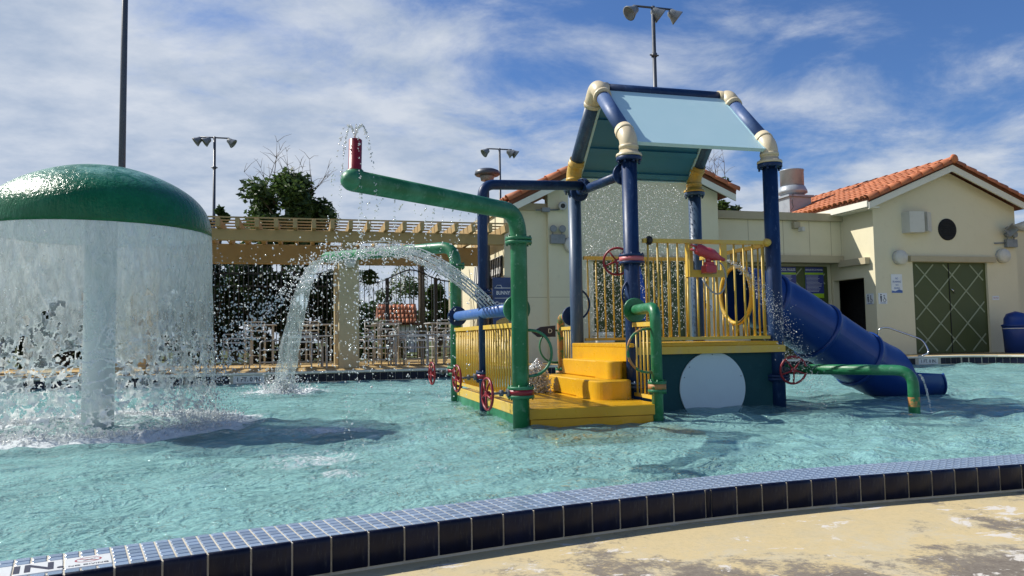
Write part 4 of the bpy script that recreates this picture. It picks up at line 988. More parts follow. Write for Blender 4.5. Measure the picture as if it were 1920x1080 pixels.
# rain from the back eave of the roof
P = []; R = []
for i in range(5200):
    x = 3.62 + 1.45 * rng.random() ** 1.25; z = 0.8 + 2.1 * rng.random() ** 0.8; P.append((x, 9.68 + rng.normal(0, 0.07), z)); R.append(rng.uniform(0.003, 0.0075))
drops('roof_rain', P, R, 'curtain of drops raining from the back edge of the pale blue roof')
P = []; R = []
nz_ = can + ax * 0.20
for i in range(1500):
    t = 0.55 * rng.random() ** 0.75; q = para(nz_, (1.75 + rng.normal(0, .1), -0.55 + rng.normal(0, .12), -0.55 + rng.normal(0, .12)), t); s_ = 0.006 + 0.16 * t
    p = (q[0] + rng.normal(0, s_), q[1] + rng.normal(0, s_), q[2] + rng.normal(0, s_))
    if p[2] > 0.02: P.append(p); R.append(rng.uniform(0.0018, 0.0052))
drops('cannon_spray', P, R, 'spray fanning from the red water cannon past the blue corner post')
P = []; R = []
for i in range(130):
    t = 0.22 * rng.random(); q = para((6.155, 6.70, 0.38), (0.42, -0.05, -0.15), t * 1.25); P.append((q[0] + rng.normal(0, .004), q[1], max(0.005, q[2]))); R.append(rng.uniform(0.004, 0.009))
drops('pipe_dribble', P, R, 'thin dribble from the elbow of the low green supply pipe')
P = []; R = []
for i in range(4300):
    a = rng.uniform(0, 2 * PI); z = 0.40 * rng.random(); d = abs(rng.normal(0, 0.055 + 0.05 * (0.4 - z))); P.append((2.70 + d * math.cos(a), 8.95 + d * math.sin(a), 0.17 + z * (1 - 0.5 * min(1, d / .2)))); R.append(rng.uniform(0.006, 0.014))
drops('bubbler_foam', P, R, 'white bubbling gush rising beside the yellow steps', 1.0, 'froth')

# ------------------------------------------------------------------ buildings
def barrel_mesh(r0, r1, Ln, n=6):
    m = MB(); v = []
    for y, r in ((0, r0), (Ln, r1)):
        for rr in (r, r - 0.014):
            for k in range(n + 1):
                a = PI * k / n; v.append((rr * math.cos(a), y, rr * math.sin(a) * 0.85))
    w_ = n + 1
    f = [(k, k + 1, 2 * w_ + k + 1, 2 * w_ + k) for k in range(n)] + [(k, w_ + k, w_ + k + 1, k + 1) for k in range(n)] + [(2 * w_ + k, 2 * w_ + k + 1, 3 * w_ + k + 1, 3 * w_ + k) for k in range(n)]
    f += [(w_ + k, 3 * w_ + k, 3 * w_ + k + 1, w_ + k + 1) for k in range(n)]
    m.add(v, f, True); return m
def place(me, name, parent, origin, ydir, zdir, scale=1.0):
    """an instance whose local y runs along ydir and z along zdir"""
    y = Vector(ydir).normalized(); z = Vector(zdir); z = (z - y * z.dot(y)).normalized(); x = y.cross(z)
    o = bpy.data.objects.new(name, me); COL.objects.link(o); o.parent = parent; og = Vector(ORG.get(parent.name, (0, 0, 0)))
    M = Matrix((x, y, z)).transposed().to_4x4(); M.translation = Vector(origin) - og; o.matrix_local = M; return o
tmp = barrel_mesh(0.105, 0.085, 0.44).build('t', 'roof_tile'); BAR = tmp.data; bpy.data.objects.remove(tmp)
tmp = barrel_mesh(0.14, 0.115, 0.46).build('t', 'roof_tile'); RIDGE = tmp.data; bpy.data.objects.remove(tmp)
def tiled_slope(parent, eave0, ridge_dir, along, n_along, n_up, pitch=0.225, up=0.385, limit=300, lift=0.03):
    e = Vector(eave0); u = Vector(ridge_dir).normalized(); a = Vector(along).normalized(); nn = a.cross(u); 
    if nn.z < 0: nn = -nn
    cells = [(i, j) for i in range(n_along) for j in range(n_up)]
    bv = [q.co.copy() for q in BAR.vertices]; bf = [tuple(q.vertices) for q in BAR.polygons]; rest = MB()
    for c, (i, j) in enumerate(cells):
        p = e + a * (pitch * (i + 0.5) + random.uniform(-.006, .006)) + u * (up * j + random.uniform(-.012, .012)) + nn * lift; d = (u - nn * 0.02).normalized()
        if c < limit: place(BAR, 'roof_tile', parent, p, d, nn)
        else:
            x = d.cross(nn).normalized(); rest.add([p + x * q.x + d * q.y + nn * q.z for q in bv], bf, True)
    if rest.v: tag(rest.build('roof_tiles', 'roof_tile', parent), kind='stuff')
def gable(parent, xl, xr, xc, zl, zr, zc, y0, y1, over=0.3, th=0.10):
    """roof slab over a gable seen end-on; returns the roof part"""
    m = MB()
    m.prism([(xl, y0 - over, zl), (xc, y0 - over, zc), (xr, y0 - over, zr), (xr, y0 - over, zr + th), (xc, y0 - over, zc + th + .02), (xl, y0 - over, zl + th)], (0, y1 - y0 + over, 0))
    r = m.build('roof', 'roof_under', parent); return r
def lattice_panel(name, x0, x1, y, z0, z1, parent, mat='olive_panel', step=0.91, asp=0.98, normal='y'):
    m = MB(); m.box(x0, x1, y - 0.03, y + 0.06, z0, z1); p = m.build(name, mat, parent); t = 0.018
    def seg(a, b):
        a = Vector(a); b = Vector(b); d = (b - a).normalized(); n = Vector((-d.y, d.x)) * t
        mm = MB(); poly = [(a.x + n.x, y - 0.031, a.y + n.y), (b.x + n.x, y - 0.031, b.y + n.y), (b.x - n.x, y - 0.031, b.y - n.y), (a.x - n.x, y - 0.031, a.y - n.y)]
        mm.prism(poly, (0, -0.012 if seg.k else -0.008, 0)); mm.build('lattice_slat', 'lattice', p)
    ix0, ix1, iz0, iz1 = x0 + 0.10, x1 - 0.10, z0 + 0.05, z1 - 0.06
    for sgn in (1, -1):
        seg.k = sgn > 0; k = -8
        while k < 9:
            # line z = sgn*asp*(x - xc) + c
            xc = (x0 + x1) / 2; c = (0.503 if sgn > 0 else 0.697) + k * step; pts = []
            for x in (ix0, ix1):
                z = sgn * asp * (x - xc) + c
                if iz0 <= z <= iz1: pts.append((x, z))
            for z in (iz0, iz1):
                x = xc + sgn * (z - c) / asp
                if ix0 < x < ix1: pts.append((x, z))
            if len(pts) >= 2 and math.dist(pts[0], pts[1]) > 0.25: seg(pts[0], pts[1])
            k += 1
    return p
# --- restroom building
RX0, RX1, RXC, RY = 15.06, 19.95, 17.5, 17.8
rb = thing('restroom_building', 'cream stucco building with tiled gable and green lattice doors facing the pool', 'building', (RX0, RY, DECK))
zg = lambda x: 4.40 + (5.40 - 4.40) * (1 - abs(x - RXC) / (RXC - RX0))
m = MB()
dx0, dx1, dz = 16.30, 18.86, 2.77
m.prism([(RX0, RY, DECK), (dx0, RY, DECK), (dx0, RY, dz), (dx1, RY, dz), (dx1, RY, DECK), (RX1, RY, DECK), (RX1, RY, 4.40), (RXC, RY, 5.40), (RX0, RY, 4.40)], (0, 0.25, 0))
m.build('front_wall', 'stucco', rb)
m = MB(); y0d, y1d, zd = 18.25, 19.55, 2.36
m.box(RX0, RX0 + 0.2, RY + 0.25, y0d, DECK, 4.40); m.box(RX0, RX0 + 0.2, y0d, y1d, zd, 4.40); m.box(RX0, RX0 + 0.2, y1d, 26.5, DECK, 4.40)
m.build('side_wall', 'stucco', rb)
m = MB(); m.box(RX0 + 0.9, RX0 + 0.95, RY + 0.3, 20.5, DECK, 2.6); m.box(RX0 + .2, RX0 + .9, 20.4, 20.5, DECK, 2.6); m.box(RX0 + .2, RX0 + .9, RY + .28, 20.4, 2.37, 2.42); m.build('passage_wall', 'dark_interior', rb)
m = MB(); m.box(RX1 - 0.2, RX1, RY + 0.25, 26.5, DECK, 4.4); m.build('side_wall', 'stucco', rb)
m = MB(); m.box(RX0 - 0.16, RX0 - 0.002, 17.98, 19.12, 2.72, 2.90); m.build('door_hood', 'stucco_trim', rb)
dr = lattice_panel('lattice_door', dx0, dx1, RY + 0.10, DECK + 0.02, dz, rb)
m = MB(); m.box(17.56, 17.58, RY + .055, RY + .072, DECK + .03, dz - .02); m.build('door_gap', 'dark_interior', dr)
m = MB(); m.tube([(17.62, RY + .05, 2.02), (17.66, RY + .03, 1.98), (17.72, RY + .05, 1.90)], 0.016, 6); m.build('door_latch', 'stainless', dr)
m = MB(); m.box(16.16, 19.10, RY - 0.10, RY - 0.002, 2.775, 2.93); m.build('door_lintel', 'stucco_trim', rb)
roofR = gable(rb, RX0 - 0.38, RX1 + 0.38, RXC, 4.36, 4.36, 5.50, RY, 27.0, 0.32)
m = MB(); m.lathe([(0.31, 0.0), (0.31, 0.02), (0.27, 0.03)], (17.53, RY, 3.70), (0, -1, 0), 32); vt = m.build('vent', 'dark_interior', rb)
for k in range(7):
    h = -0.2 + 0.066 * k; wdt = math.sqrt(max(0.01, 0.25 ** 2 - h * h)); m = MB(); m.box(17.53 - wdt, 17.53 + wdt, RY - 0.045, RY - 0.028, 3.70 + h - .008, 3.70 + h + .014); m.build('vent_slat', 'dark_interior', vt)
m = MB()
for sg in (-1, 1):     # cream rake boards under the tiles
    xe = RXC + sg * (RXC - RX0 + 0.38)
    m.prism([(xe, RY - 0.34, 4.34), (RXC, RY - 0.34, 5.48), (RXC, RY - 0.34, 5.30), (xe, RY - 0.34, 4.16)], (0, 0.05, 0))
m.build('rake_board', 'white_trim', roofR)
m = MB(); m.box(RX0 - 0.42, RX0 - 0.36, RY - 0.30, 27.0, 4.22, 4.385); m.box(RX0 - 0.36, RX0 - 0.002, RY - 0.28, 27.0, 4.20, 4.24); m.build('eave_board', 'white_trim', roofR)
sl_ = Vector((RXC - (RX0 - 0.38), 0, 1.14)); sl_ = Vector((sl_.x, 0, sl_.z))
tiled_slope(roofR, (RX0 - 0.46, RY - 0.30, 4.42), sl_, (0, 1, 0), 41, 8, limit=300)
sr_ = Vector((-(RX1 + 0.38 - RXC), 0, 1.14)); tiled_slope(roofR, (RX1 + 0.46, RY - 0.30, 4.42), sr_, (0, 1, 0), 41, 8, limit=0)
def rake(parent, x0, z0, x1, z1, y, nt_):
    a = Vector((x0, y, z0)); b = Vector((x1, y, z1)); d = (b - a); u = d.normalized(); nn = Vector((-u.z, 0, u.x)); nn = nn if nn.z > 0 else -nn
    for k in range(nt_): place(RIDGE, 'rake_tile', parent, a + d * (k / nt_) + nn * 0.012, (u - nn * 0.03), (nn + Vector((0, -0.35, 0))).normalized())
rake(roofR, RX0 - 0.44, 4.42, RXC - .02, 5.57, RY - 0.30, 8); rake(roofR, RX1 + 0.44, 4.42, RXC + .02, 5.57, RY - 0.30, 8)
for k in range(21): place(RIDGE, 'ridge_tile', roofR, (RXC, RY - 0.42 + 0.43 * k, 5.60), (0, 1, -0.02), (0, 0, 1))
m = MB(); m.lathe([(0.01, -.02), (0.07, -0.015), (0.115, 0.01), (0.13, 0.05)], (RXC, RY - 0.44, 5.64), (0, 1, 0), 18); m.build('ridge_cap', 'roof_tile', roofR)
ab_ = thing('annex_building', 'flat-topped cream wall running on past the far corner of the restroom building', 'building', (RX1, 19.2, DECK))
m = MB(); m.box(RX1 + .003, 26, 19.2, 19.5, DECK, 3.95); m.build('wall', 'stucco', ab_)
m = MB(); m.box(RX1 + .003, 26, 19.1, 19.6, 3.952, 4.12); m.build('parapet_cap', 'stucco_trim', ab_)
# --- low link building between the two gables
LX0, LX1, LY = 10.5, 15.055, 19.13
lb = thing('link_building', 'low flat-topped cream building joining the two gabled buildings', 'building', (LX0, LY, DECK))
m = MB(); m.box(LX0, LX1, LY, LY + 0.2, 3.05, 4.05); m.build('upper_wall', 'stucco', lb)
m = MB(); m.box(LX0, LX1 - .003, LY - 0.12, LY + 4, 4.052, 4.27); m.build('parapet_cap', 'stucco_trim', lb)
m = MB(); m.box(LX0, LX1 - .004, LY - 0.10, LY + 0.6, 2.85, 3.048); m.build('soffit_band', 'stucco_trim', lb)
for x in (10.9, 12.02, 13.14, 14.0, 14.72): m = MB(); m.box(x - .009, x + .009, LY - 0.0025, LY + 0.01, 3.052, 4.048); m.build('wall_joint', 'stucco_trim', lb)
m = MB(); m.box(LX0, LX1 - .01, LY + 0.5, LY + 0.7, DECK, 2.85); m.build('lower_wall', 'stucco', lb)
lattice_panel('lattice_panel', 12.3, 14.86, LY + 0.44, DECK, 2.78, lb)
# --- middle gabled building with the snack counter
MX0, MX1, MY = 5.83, 10.55, 18.2
mb_ = thing('snack_building', 'cream stucco building with tiled gable and snack counter beside the pergola', 'building', (MX0, MY, DECK))
m = MB(); pnl0, pnl1 = 7.0, 9.53
m.prism([(MX0, MY, DECK), (pnl0, MY, DECK), (pnl0, MY, 2.73), (pnl1, MY, 2.73), (pnl1, MY, DECK), (MX1, MY, DECK), (MX1, MY, 4.58), (8.1, MY, 5.60), (MX0, MY, 4.50)], (0, 0.25, 0)); m.build('front_wall', 'stucco', mb_)
m = MB(); m.box(MX1 - .2, MX1, MY + .25, 26, DECK, 4.55); m.build('side_wall', 'stucco', mb_)
m = MB(); m.box(4.72, 5.828, MY + 0.12, 26, DECK, 3.98); m.build('counter_wall', 'stucco', mb_)
m = MB(); m.box(4.66, 5.826, MY + 0.06, 26, 3.982, 4.16); m.build('parapet_cap', 'stucco_trim', mb_)
m = MB(); m.box(4.70, 10.6, MY - 0.004 + .115, MY + .13, 1.81, 1.83) if False else m.box(MX0 + .01, pnl0 - .05, MY - 0.002, MY + .02, 1.81, 1.825); m.build('wall_joint', 'stucco_trim', mb_); m = MB(); m.box(4.73, 5.81, MY + 0.117, MY + .14, 1.81, 1.825); m.build('wall_joint', 'stucco_trim', mb_)
lattice_panel('lattice_door', pnl0, pnl1, MY + 0.10, DECK + 0.02, 2.73, mb_)
m = MB(); m.box(pnl0 - .1, pnl1 + .1, MY - 0.1, MY - .002, 2.735, 2.88); m.build('door_lintel', 'stucco_trim', mb_)
roofM = MB(); roofM.prism([(4.75, MY - .3, 4.03), (8.1, MY - .3, 5.72), (10.93, MY - .3, 4.50), (10.93, MY - .3, 4.60), (8.1, MY - .3, 5.84), (4.75, MY - .3, 4.13)], (0, 8, 0)); roofM = roofM.build('roof', 'roof_under', mb_)
m = MB(); m.prism([(4.80, MY - .34, 4.03), (8.1, MY - .34, 5.70), (10.9, MY - .34, 4.49), (10.9, MY - .34, 4.32), (8.1, MY - .34, 5.53), (4.80, MY - .34, 3.86)], (0, 0.05, 0)); m.build('rake_board', 'white_trim', roofM)
rake(roofM, 4.72, 4.16, 8.08, 5.86, MY - .28, 10); rake(roofM, 10.98, 4.60, 8.12, 5.86, MY - .28, 8)
tiled_slope(roofM, (4.70, MY - .2, 4.15), (3.35, 0, 1.69), (0, 1, 0), 12, 9, limit=108); tiled_slope(roofM, (10.98, MY - .2, 4.58), (-2.85, 0, 1.24), (0, 1, 0), 12, 8, limit=0)
# snack counter on the wall facing the pergola: opening, striped awning, menu
m = MB(); m.box(4.69, 4.722, 18.7, 21.4, 1.05, 2.55); m.build('counter_opening', 'dark_interior', mb_)
m = MB(); m.box(4.5, 4.715, 18.65, 21.5, 0.98, 1.05); m.build('counter_shelf', 'stucco_trim', mb_)
aw = thing('awning', 'black and white striped awning over the snack counter', 'awning', (4.7, 18.5, 2.3))
m = MB(); m.tube([(4.70, 18.42, 2.86), (4.70, 21.7, 2.86)], 0.015, 6); m.build('awning_bar', 'white_metal', aw)
for k in range(26):
    y = 18.45 + 0.125 * k; m = MB(); m.hexa([(4.66, y, 2.36), (4.66, y + .12, 2.36), (4.675, y + .12, 2.36), (4.675, y, 2.36)], [(4.69, y, 2.85), (4.69, y + .12, 2.85), (4.705, y + .12, 2.85), (4.705, y, 2.85)])
    m.build('awning_stripe', 'black_fabric' if k % 2 == 0 else 'white_fabric', aw)
mn = thing('menu_board', 'navy ice cream menu board standing by the snack counter', 'sign', (4.55, 18.35, DECK))
m = MB(); m.box(4.40, 4.85, 18.22, 18.26, 0.75, 2.30); m.build('panel', 'sign_blue', mn)
m = MB(); m.box(4.44, 4.84, 18.215, 18.219, 2.035, 2.05); m.box(4.44, 4.84, 18.215, 18.219, 1.79, 1.80); m.tube([(4.47, 18.217, 2.05), (4.50, 18.217, 2.11), (4.60, 18.217, 2.11), (4.63, 18.217, 2.05)], 0.006, 5); m.build('printed_lines', 'ink_white', mn)
text('BUNNY', 0.125, (4.655, 18.217, 1.92), (PI / 2, 0, 0), 'ink_white', 'lettering', mn, bold=0.002, sx=0.8); text('Cream', 0.125, (4.62, 18.217, 1.66), (PI / 2, 0, 0), 'ink_white', 'lettering', mn, bold=0.003)
m = MB(); m.add([(4.43, 18.217, 1.02), (4.82, 18.217, 1.02), (4.80, 18.217, 1.22), (4.72, 18.217, 1.33), (4.60, 18.217, 1.30), (4.48, 18.217, 1.24)], [(0, 1, 2, 3, 4, 5)]); m.build('printed_picture', 'ink_gold', mn)
m = MB(); m.box(4.45, 4.49, 18.225, 18.255, DECK, 0.75); m.box(4.76, 4.80, 18.225, 18.255, DECK, 0.75); m.build('leg', 'black_iron', mn)
# --- rooftop exhaust fan
ef = thing('exhaust_fan', 'galvanised exhaust fan on a square base on the tiled roof', 'exhaust fan', (15.38, 21.8, 4.4))
m = MB(); m.box(14.98, 15.78, 21.4, 22.2, 4.3, 5.22); m.build('fan_base', 'galvanised', ef)
m = MB(); m.box(14.91, 15.85, 21.33, 22.27, 5.222, 5.28); m.build('base_flange', 'galvanised', ef)
m = MB(); m.lathe([(0.36, 5.282), (0.38, 5.36), (0.47, 5.40), (0.46, 5.47), (0.40, 5.60), (0.38, 5.62)], (15.38, 21.8, 0), n=32); m.build('fan_skirt', 'galvanised', ef)
m = MB(); m.lathe([(0.37, 5.62), (0.37, 6.12), (0.385, 6.13), (0.385, 6.16), (0.355, 6.16), (0.35, 5.9)], (15.38, 21.8, 0), n=32); m.build('fan_stack', 'galvanised', ef)
m = MB(); m.tube([(15.05, 21.3, 5.3), (14.93, 21.2, 5.0), (15.0, 21.25, 4.85), (14.8, 21.1, 4.70)], 0.012, 6); m.build('power_cable', 'black_iron', ef)

# ------------------------------------------------------------------ wall things
def wall_light(x, y, z, label, r=0.2):
    t = thing('wall_light', label, 'lamp', (x, y, z), 'round wall lights'); m = MB()
    m.lathe([(r, 0), (r, 0.03)], (x, y, z), (0, -1, 0), 28); m.build('backplate', 'white_metal', t)
    m = MB(); m.lathe([(r - .005, 0.03), (r, 0.06), (r, 0.14), (r - .02, 0.165), (0.01, 0.175)], (x, y, z), (0, -1, 0), 28); m.build('diffuser', 'lamp_white', t)
wall_light(15.83, RY, 2.88, 'round white wall light beside the corner nearest the dark doorway'); wall_light(19.38, RY, 2.97, 'round white wall light below the twin emergency lamps')
wall_light(6.42, MY, 3.12, 'round white wall light half hidden by the blue corner post'); wall_light(0.95, 17.46, 2.55, 'round wall light on the pergola column', 0.13)
def emergency(x, y, z, label):
    t = thing('emergency_light', label, 'lamp', (x, y, z), 'twin emergency lights'); m = MB(); m.box(x - .19, x + .19, y - .12, y, z - .13, z + .10, 0.01); m.build('battery_box', 'lamp_grey', t)
    for s_ in (-.12, .12):
        m = MB(); m.tube([(x + s_, y - .06, z + .1), (x + s_, y - .06, z + .16)], 0.015, 6); m.lathe([(0.05, .07), (0.085, 0), (0.09, -.04), (0.075, -.045)], (x + s_, y - .08, z + .24), (0, 1, 0), 16); m.build('lamp_head', 'lamp_grey', t)
    m = MB(); m.tube([(x + (.19 if x < 10 else -.19), y - .03, z), (x + (.5 if x < 10 else -.55), y - .03, z - .02)], 0.022, 6); m.build('conduit', 'lamp_grey', t)
emergency(6.05, MY, 3.27, 'twin-headed emergency light on the snack building below its camera'); emergency(19.70, RY, 3.35, 'twin-headed emergency light beside the horn speaker')
t = thing('security_camera', 'small white security camera on a bracket under the gable', 'camera', (6.0, MY, 4.0))
m = MB(); m.tube([(5.5, MY - .05, 3.97), (6.1, MY - .05, 4.0)], 0.022, 6); m.box(5.65, 5.85, MY - .12, MY, 3.93, 4.03); m.build('bracket', 'lamp_grey', t)
m = MB(); m.lathe([(0.07, 0), (0.11, .05), (0.11, .2), (0.08, .22)], (6.2, MY, 4.1), (-.2, -1, -.15), 16); m.build('camera_body', 'white_metal', t)
m = MB(); m.lathe([(0.06, 0.222), (0.05, .23)], (6.2, MY, 4.1), (-.2, -1, -.15), 16); m.build('lens', 'black_iron', t)
t = thing('security_camera', 'small box camera under the parapet of the low link building', 'camera', (13.5, LY, 3.9))
m = MB(); m.box(13.42, 13.62, LY - .14, LY - .002, 3.82, 4.0, 0.01); m.build('bracket', 'stucco_trim', t); m = MB(); m.box(13.56, 13.66, LY - .3, LY - .1, 3.72, 3.84, .01); m.build('camera_body', 'lamp_white', t)
t = thing('wall_speaker', 'pale twin-faced loudspeaker cabinet below the tiled gable', 'speaker', (16.4, RY, 3.85))
m = MB(); m.prism([(16.0, RY, 3.56), (16.06, RY - .24, 3.56), (16.46, RY - .34, 3.56), (16.55, RY, 3.56)], (0, 0, 0.58)); m.build('cabinet', 'lamp_white', t)
m = MB(); m.prism([(16.56, RY, 3.60), (16.60, RY - .30, 3.60), (16.86, RY - .16, 3.60), (16.9, RY, 3.60)], (0, 0, 0.54)); m.build('cabinet', 'lamp_white', t)
t = thing('horn_speaker', 'grey horn loudspeaker and white floodlight high on the wall corner', 'speaker', (19.5, RY, 3.7))
m = MB(); m.lathe([(0.05, 0), (0.06, .08), (0.09, .14), (0.19, .30), (0.2, .32), (0.17, .315), (0.06, .16)], (19.60, RY - .05, 3.78), (-.5, -1, -.35), 4); m.build('horn', 'lamp_grey', t)
m = MB(); m.lathe([(0.05, 0), (0.15, .3), (0.16, .33)], (19.70, RY - .1, 3.80), (.8, -.7, .0), 16); m.build('flood_hood', 'lamp_white', t); m = MB(); m.tube([(19.62, RY, 3.78), (19.66, RY - .1, 3.80)], 0.02, 6); m.build('bracket', 'lamp_grey', t)
def sign(name, label, x0, x1, y, z0, z1, mat, grp=None):
    t = thing(name, label, 'sign', ((x0 + x1) / 2, y, z0), grp); m = MB(); m.box(x0, x1, y - 0.014, y - 0.002, z0, z1); m.build('panel', mat, t); return t
def rules(x0, x1, title, label, size):
    y = LY + 0.40; t = sign('rules_sign', label, x0, x1, y, 1.86, 2.76, 'sign_lime'); m = MB(); m.box(x0, x1, y - .018, y - .0145, 2.60, 2.76); m.box(x0, x1, y - .018, y - .0145, 1.99, 2.54); m.build('print_field', 'sign_navy', t)
    text(title, size, ((x0 + x1) / 2, y - .020, 2.68), (PI / 2, 0, 0), 'ink_white', 'lettering', t, sx=0.9, bold=.001)
    m = MB(); r = random.Random(4)
    for k in range(13): m.box(x0 + .04, x0 + .04 + (x1 - x0 - .08) * r.uniform(.7, 1), y - .0195, y - .0182, 2.50 - k * .038, 2.508 - k * .038)
    m.build('print_lines', 'ink_white', t)
rules(13.20, 13.78, 'POOL RULES', 'navy and lime pool rules sign half hidden behind the blue post', 0.105); rules(14.08, 14.70, 'REGLAS DE LA PISCINA', 'navy and lime Spanish rules sign on the green lattice', 0.062)
t = sign('warning_sign', 'white warning sign with blue wave on the cream gable wall', 15.56, 15.92, RY, 1.90, 2.42, 'sign_white')
for k, s_ in enumerate(('NO', 'RUNNING', 'NO', 'DIVING')): text(s_, 0.075, (15.74, RY - .016, 2.30 - .09 * k), (PI / 2, 0, 0), 'ink_blue', 'lettering', t, sx=0.8)
m = MB(); m.add([(15.565, RY - .0155, 1.905), (15.915, RY - .0155, 1.905), (15.915, RY - .0155, 1.97), (15.8, RY - .0155, 2.0), (15.68, RY - .0155, 1.95), (15.565, RY - .0155, 1.97)], [(0, 1, 2, 3, 4, 5)]); m.build('wave_mark', 'ink_blue', t)
def restroom(t, o, u):
    """person and wheelchair symbols; o: lower left corner, u: direction along the sign, n: out of the wall"""
    o = Vector(o); u = Vector(u); up = Vector((0, 0, 1)); n = u.cross(up); P_ = lambda a, b: o + u * a + up * b + n * 0.0165
    m = MB(); m.lathe([(0.022, 0), (0.022, .001)], P_(.08, .255), n, 12); m.prism([P_(.05, .22), P_(.11, .22), P_(.10, .14), P_(.095, .06), P_(.065, .06), P_(.06, .14)], n * .001)
    m.lathe([(0.018, 0), (0.018, .001)], P_(.18, .23), n, 12); m.tube([P_(.18, .20), P_(.185, .14), P_(.225, .14), P_(.24, .09)], 0.009, 5); m.tube([P_(.19 + .045 * math.cos(a), .105 + .045 * math.sin(a)) for a in np.linspace(2.4, 6.2, 12)], 0.006, 5)
    m.build('symbol', 'ink_dark', t)
    m = MB(); 
    for k in range(2): m.prism([P_(.05, .03 - k * .012), P_(.24, .03 - k * .012), P_(.24, .037 - k * .012), P_(.05, .037 - k * .012)], n * .001)
    m.build('print_lines', 'ink_blue', t)
t = sign('restroom_sign', 'small white restroom sign on the cream wall face beside the lattice doors', 15.12, 15.40, RY, 1.60, 1.90, 'sign_white'); restroom(t, (15.12, RY, 1.60), (1, 0, 0))
t = thing('restroom_sign', 'small white restroom sign on the sunlit wall next to the dark doorway', 'sign', (RX0, 17.95, 1.6)); m = MB(); m.box(RX0 - .014, RX0 - .002, 17.90, 18.18, 1.60, 1.90); m.build('panel', 'sign_white', t); restroom(t, (RX0, 18.18, 1.60), (0, -1, 0))
t = sign('notice', 'tiny pale notice low on the cream wall by the blue bin', 18.98, 19.22, RY, 1.70, 1.82, 'sign_white'); text('NOTICE', 0.05, (19.10, RY - .016, 1.76), (PI / 2, 0, 0), 'ink_red', 'lettering', t)
t = sign('restroom_sign', 'small white restroom sign seen through the tower railing', 10.02, 10.30, MY, 1.45, 1.75, 'sign_white'); restroom(t, (10.02, MY, 1.45), (1, 0, 0))

# ------------------------------------------------------------------ pergola
pg = thing('pergola', 'tan timber pergola on square columns over the table area', 'pergola', (0.95, 17.7, DECK))
PX0, PX1 = -9.5, 4.55
colm = []
for x in (-8.2, -3.7, 0.94):
    m = MB(); m.box(x - 0.22, x + 0.22, 17.48, 17.92, DECK, 2.62, 0.012); c_ = m.build('column', 'column_tan', pg)
    m = MB(); m.box(x - 0.27, x + 0.27, 17.44, 17.96, 2.62, 2.78); m.build('column_cap', 'tan_wood', c_)
    m = MB(); m.box(x - 0.22, x + 0.22, 20.18, 20.62, DECK, 2.78, 0.012); m.build('column', 'column_tan', pg)
for y in (17.6, 20.3):
    m = MB(); m.box(PX0, PX1, y, y + 0.2, 2.782 if y > 18 else 3.03, 3.272, 0.008); m.build('beam', 'tan_wood', pg)
for x in (-8.2, -3.7, 0.94): m = MB(); m.box(x - .15, x + .15, 17.62, 17.78, 2.781, 3.029); m.build('bearing_block', 'tan_wood', pg)
m = MB(); m.box(PX0, PX1, 18.9, 19.05, 2.80, 3.05) if False else None
rf = MB(); rf.box(-0.045, 0.045, 17.25, 21.1, 3.274, 3.465, 0.006); rme = rf.build('rafter', 'tan_wood', pg).data; bpy.data.objects.remove(bpy.data.objects['rafter'])
for k in range(36): inst('rafter', rme, pg, (PX0 + 0.2 + 0.395 * k + ORG[pg.name][0] * 1 - 0, 17.7, DECK)) if False else None
for k in range(36):
    o = bpy.data.objects.new('rafter', rme); COL.objects.link(o); o.parent = pg; o.location = (PX0 + 0.2 + 0.395 * k, 0, 0)
for k in range(9):
    y = 17.30 + 0.46 * k; m = MB(); m.box(PX0, PX1, y, y + 0.04, 3.467, 3.497); m.build('batten', 'tan_wood', pg)
m = MB(); m.box(PX0, PX1 - .1, 17.02, 17.045, 3.30, 3.345) if False else None

# ------------------------------------------------------------------ iron fence and arched gate
pk = MB(); pk.tube([(0, 0, 0), (0, 0, 1)], 0.011, 6); pk.lathe([(0.018, 1.0), (0.002, 1.04)], (0, 0, 0), n=6); pme = pk.build('picket', 'black_iron').data; bpy.data.objects.remove(bpy.data.objects['picket'])
FY = 22.6
fc = thing('iron_fence', 'black iron picket fence behind the tables', 'fence', (-3.5, FY, DECK))
m = MB()
for z in (0.35, 2.35, 2.7): m.box(-10, 1.4, FY - .02, FY + .02, z, z + .04)
m.build('rail', 'black_iron', fc)
for x in np.arange(-9.9, 1.4, 0.125): o = inst('picket', pme, fc, (x, FY - .001, DECK + .05)); o.scale = (1, 1, 2.68)
for x in (-9.9, -7.5, -5.1, -2.7, -0.3, 1.38):
    m = MB(); m.box(x - .04, x + .04, FY - .04, FY + .04, DECK, 3.05); m.build('post', 'black_iron', fc)
gt = thing('iron_gate', 'black iron double gate with arched top under the pergola', 'gate', (3.0, FY, DECK))
gz = lambda x: 2.52 + 0.34 * math.exp(-((x - 3.0) / 0.62) ** 2) - 0.06 * math.exp(-((x - 1.95) / 0.35) ** 2)
m = MB(); m.tube([(x, FY, gz(x)) for x in np.linspace(1.45, 4.55, 40)], 0.022, 6); m.build('gate_frame', 'black_iron', gt); m = MB(); m.tube([(1.45, FY, 0.36), (4.55, FY, 0.36)], 0.018, 6); m.build('bottom_rail', 'black_iron', gt)
for x in np.arange(1.52, 4.55, 0.13): o = inst('picket', pme, gt, (x, FY, DECK + .08)); o.scale = (1, 1, gz(x) - DECK - .12)
for x in (2.3, 3.72):
    m = MB(); m.box(x - .05, x + .05, FY - .05, FY + .05, DECK, gz(x) + .02); m.build('gate_post', 'black_iron', gt)
m = MB(); m.box(1.4, 4.6, FY - .03, FY + .03, 2.98, 3.03); m.build('gate_header', 'black_iron', gt)

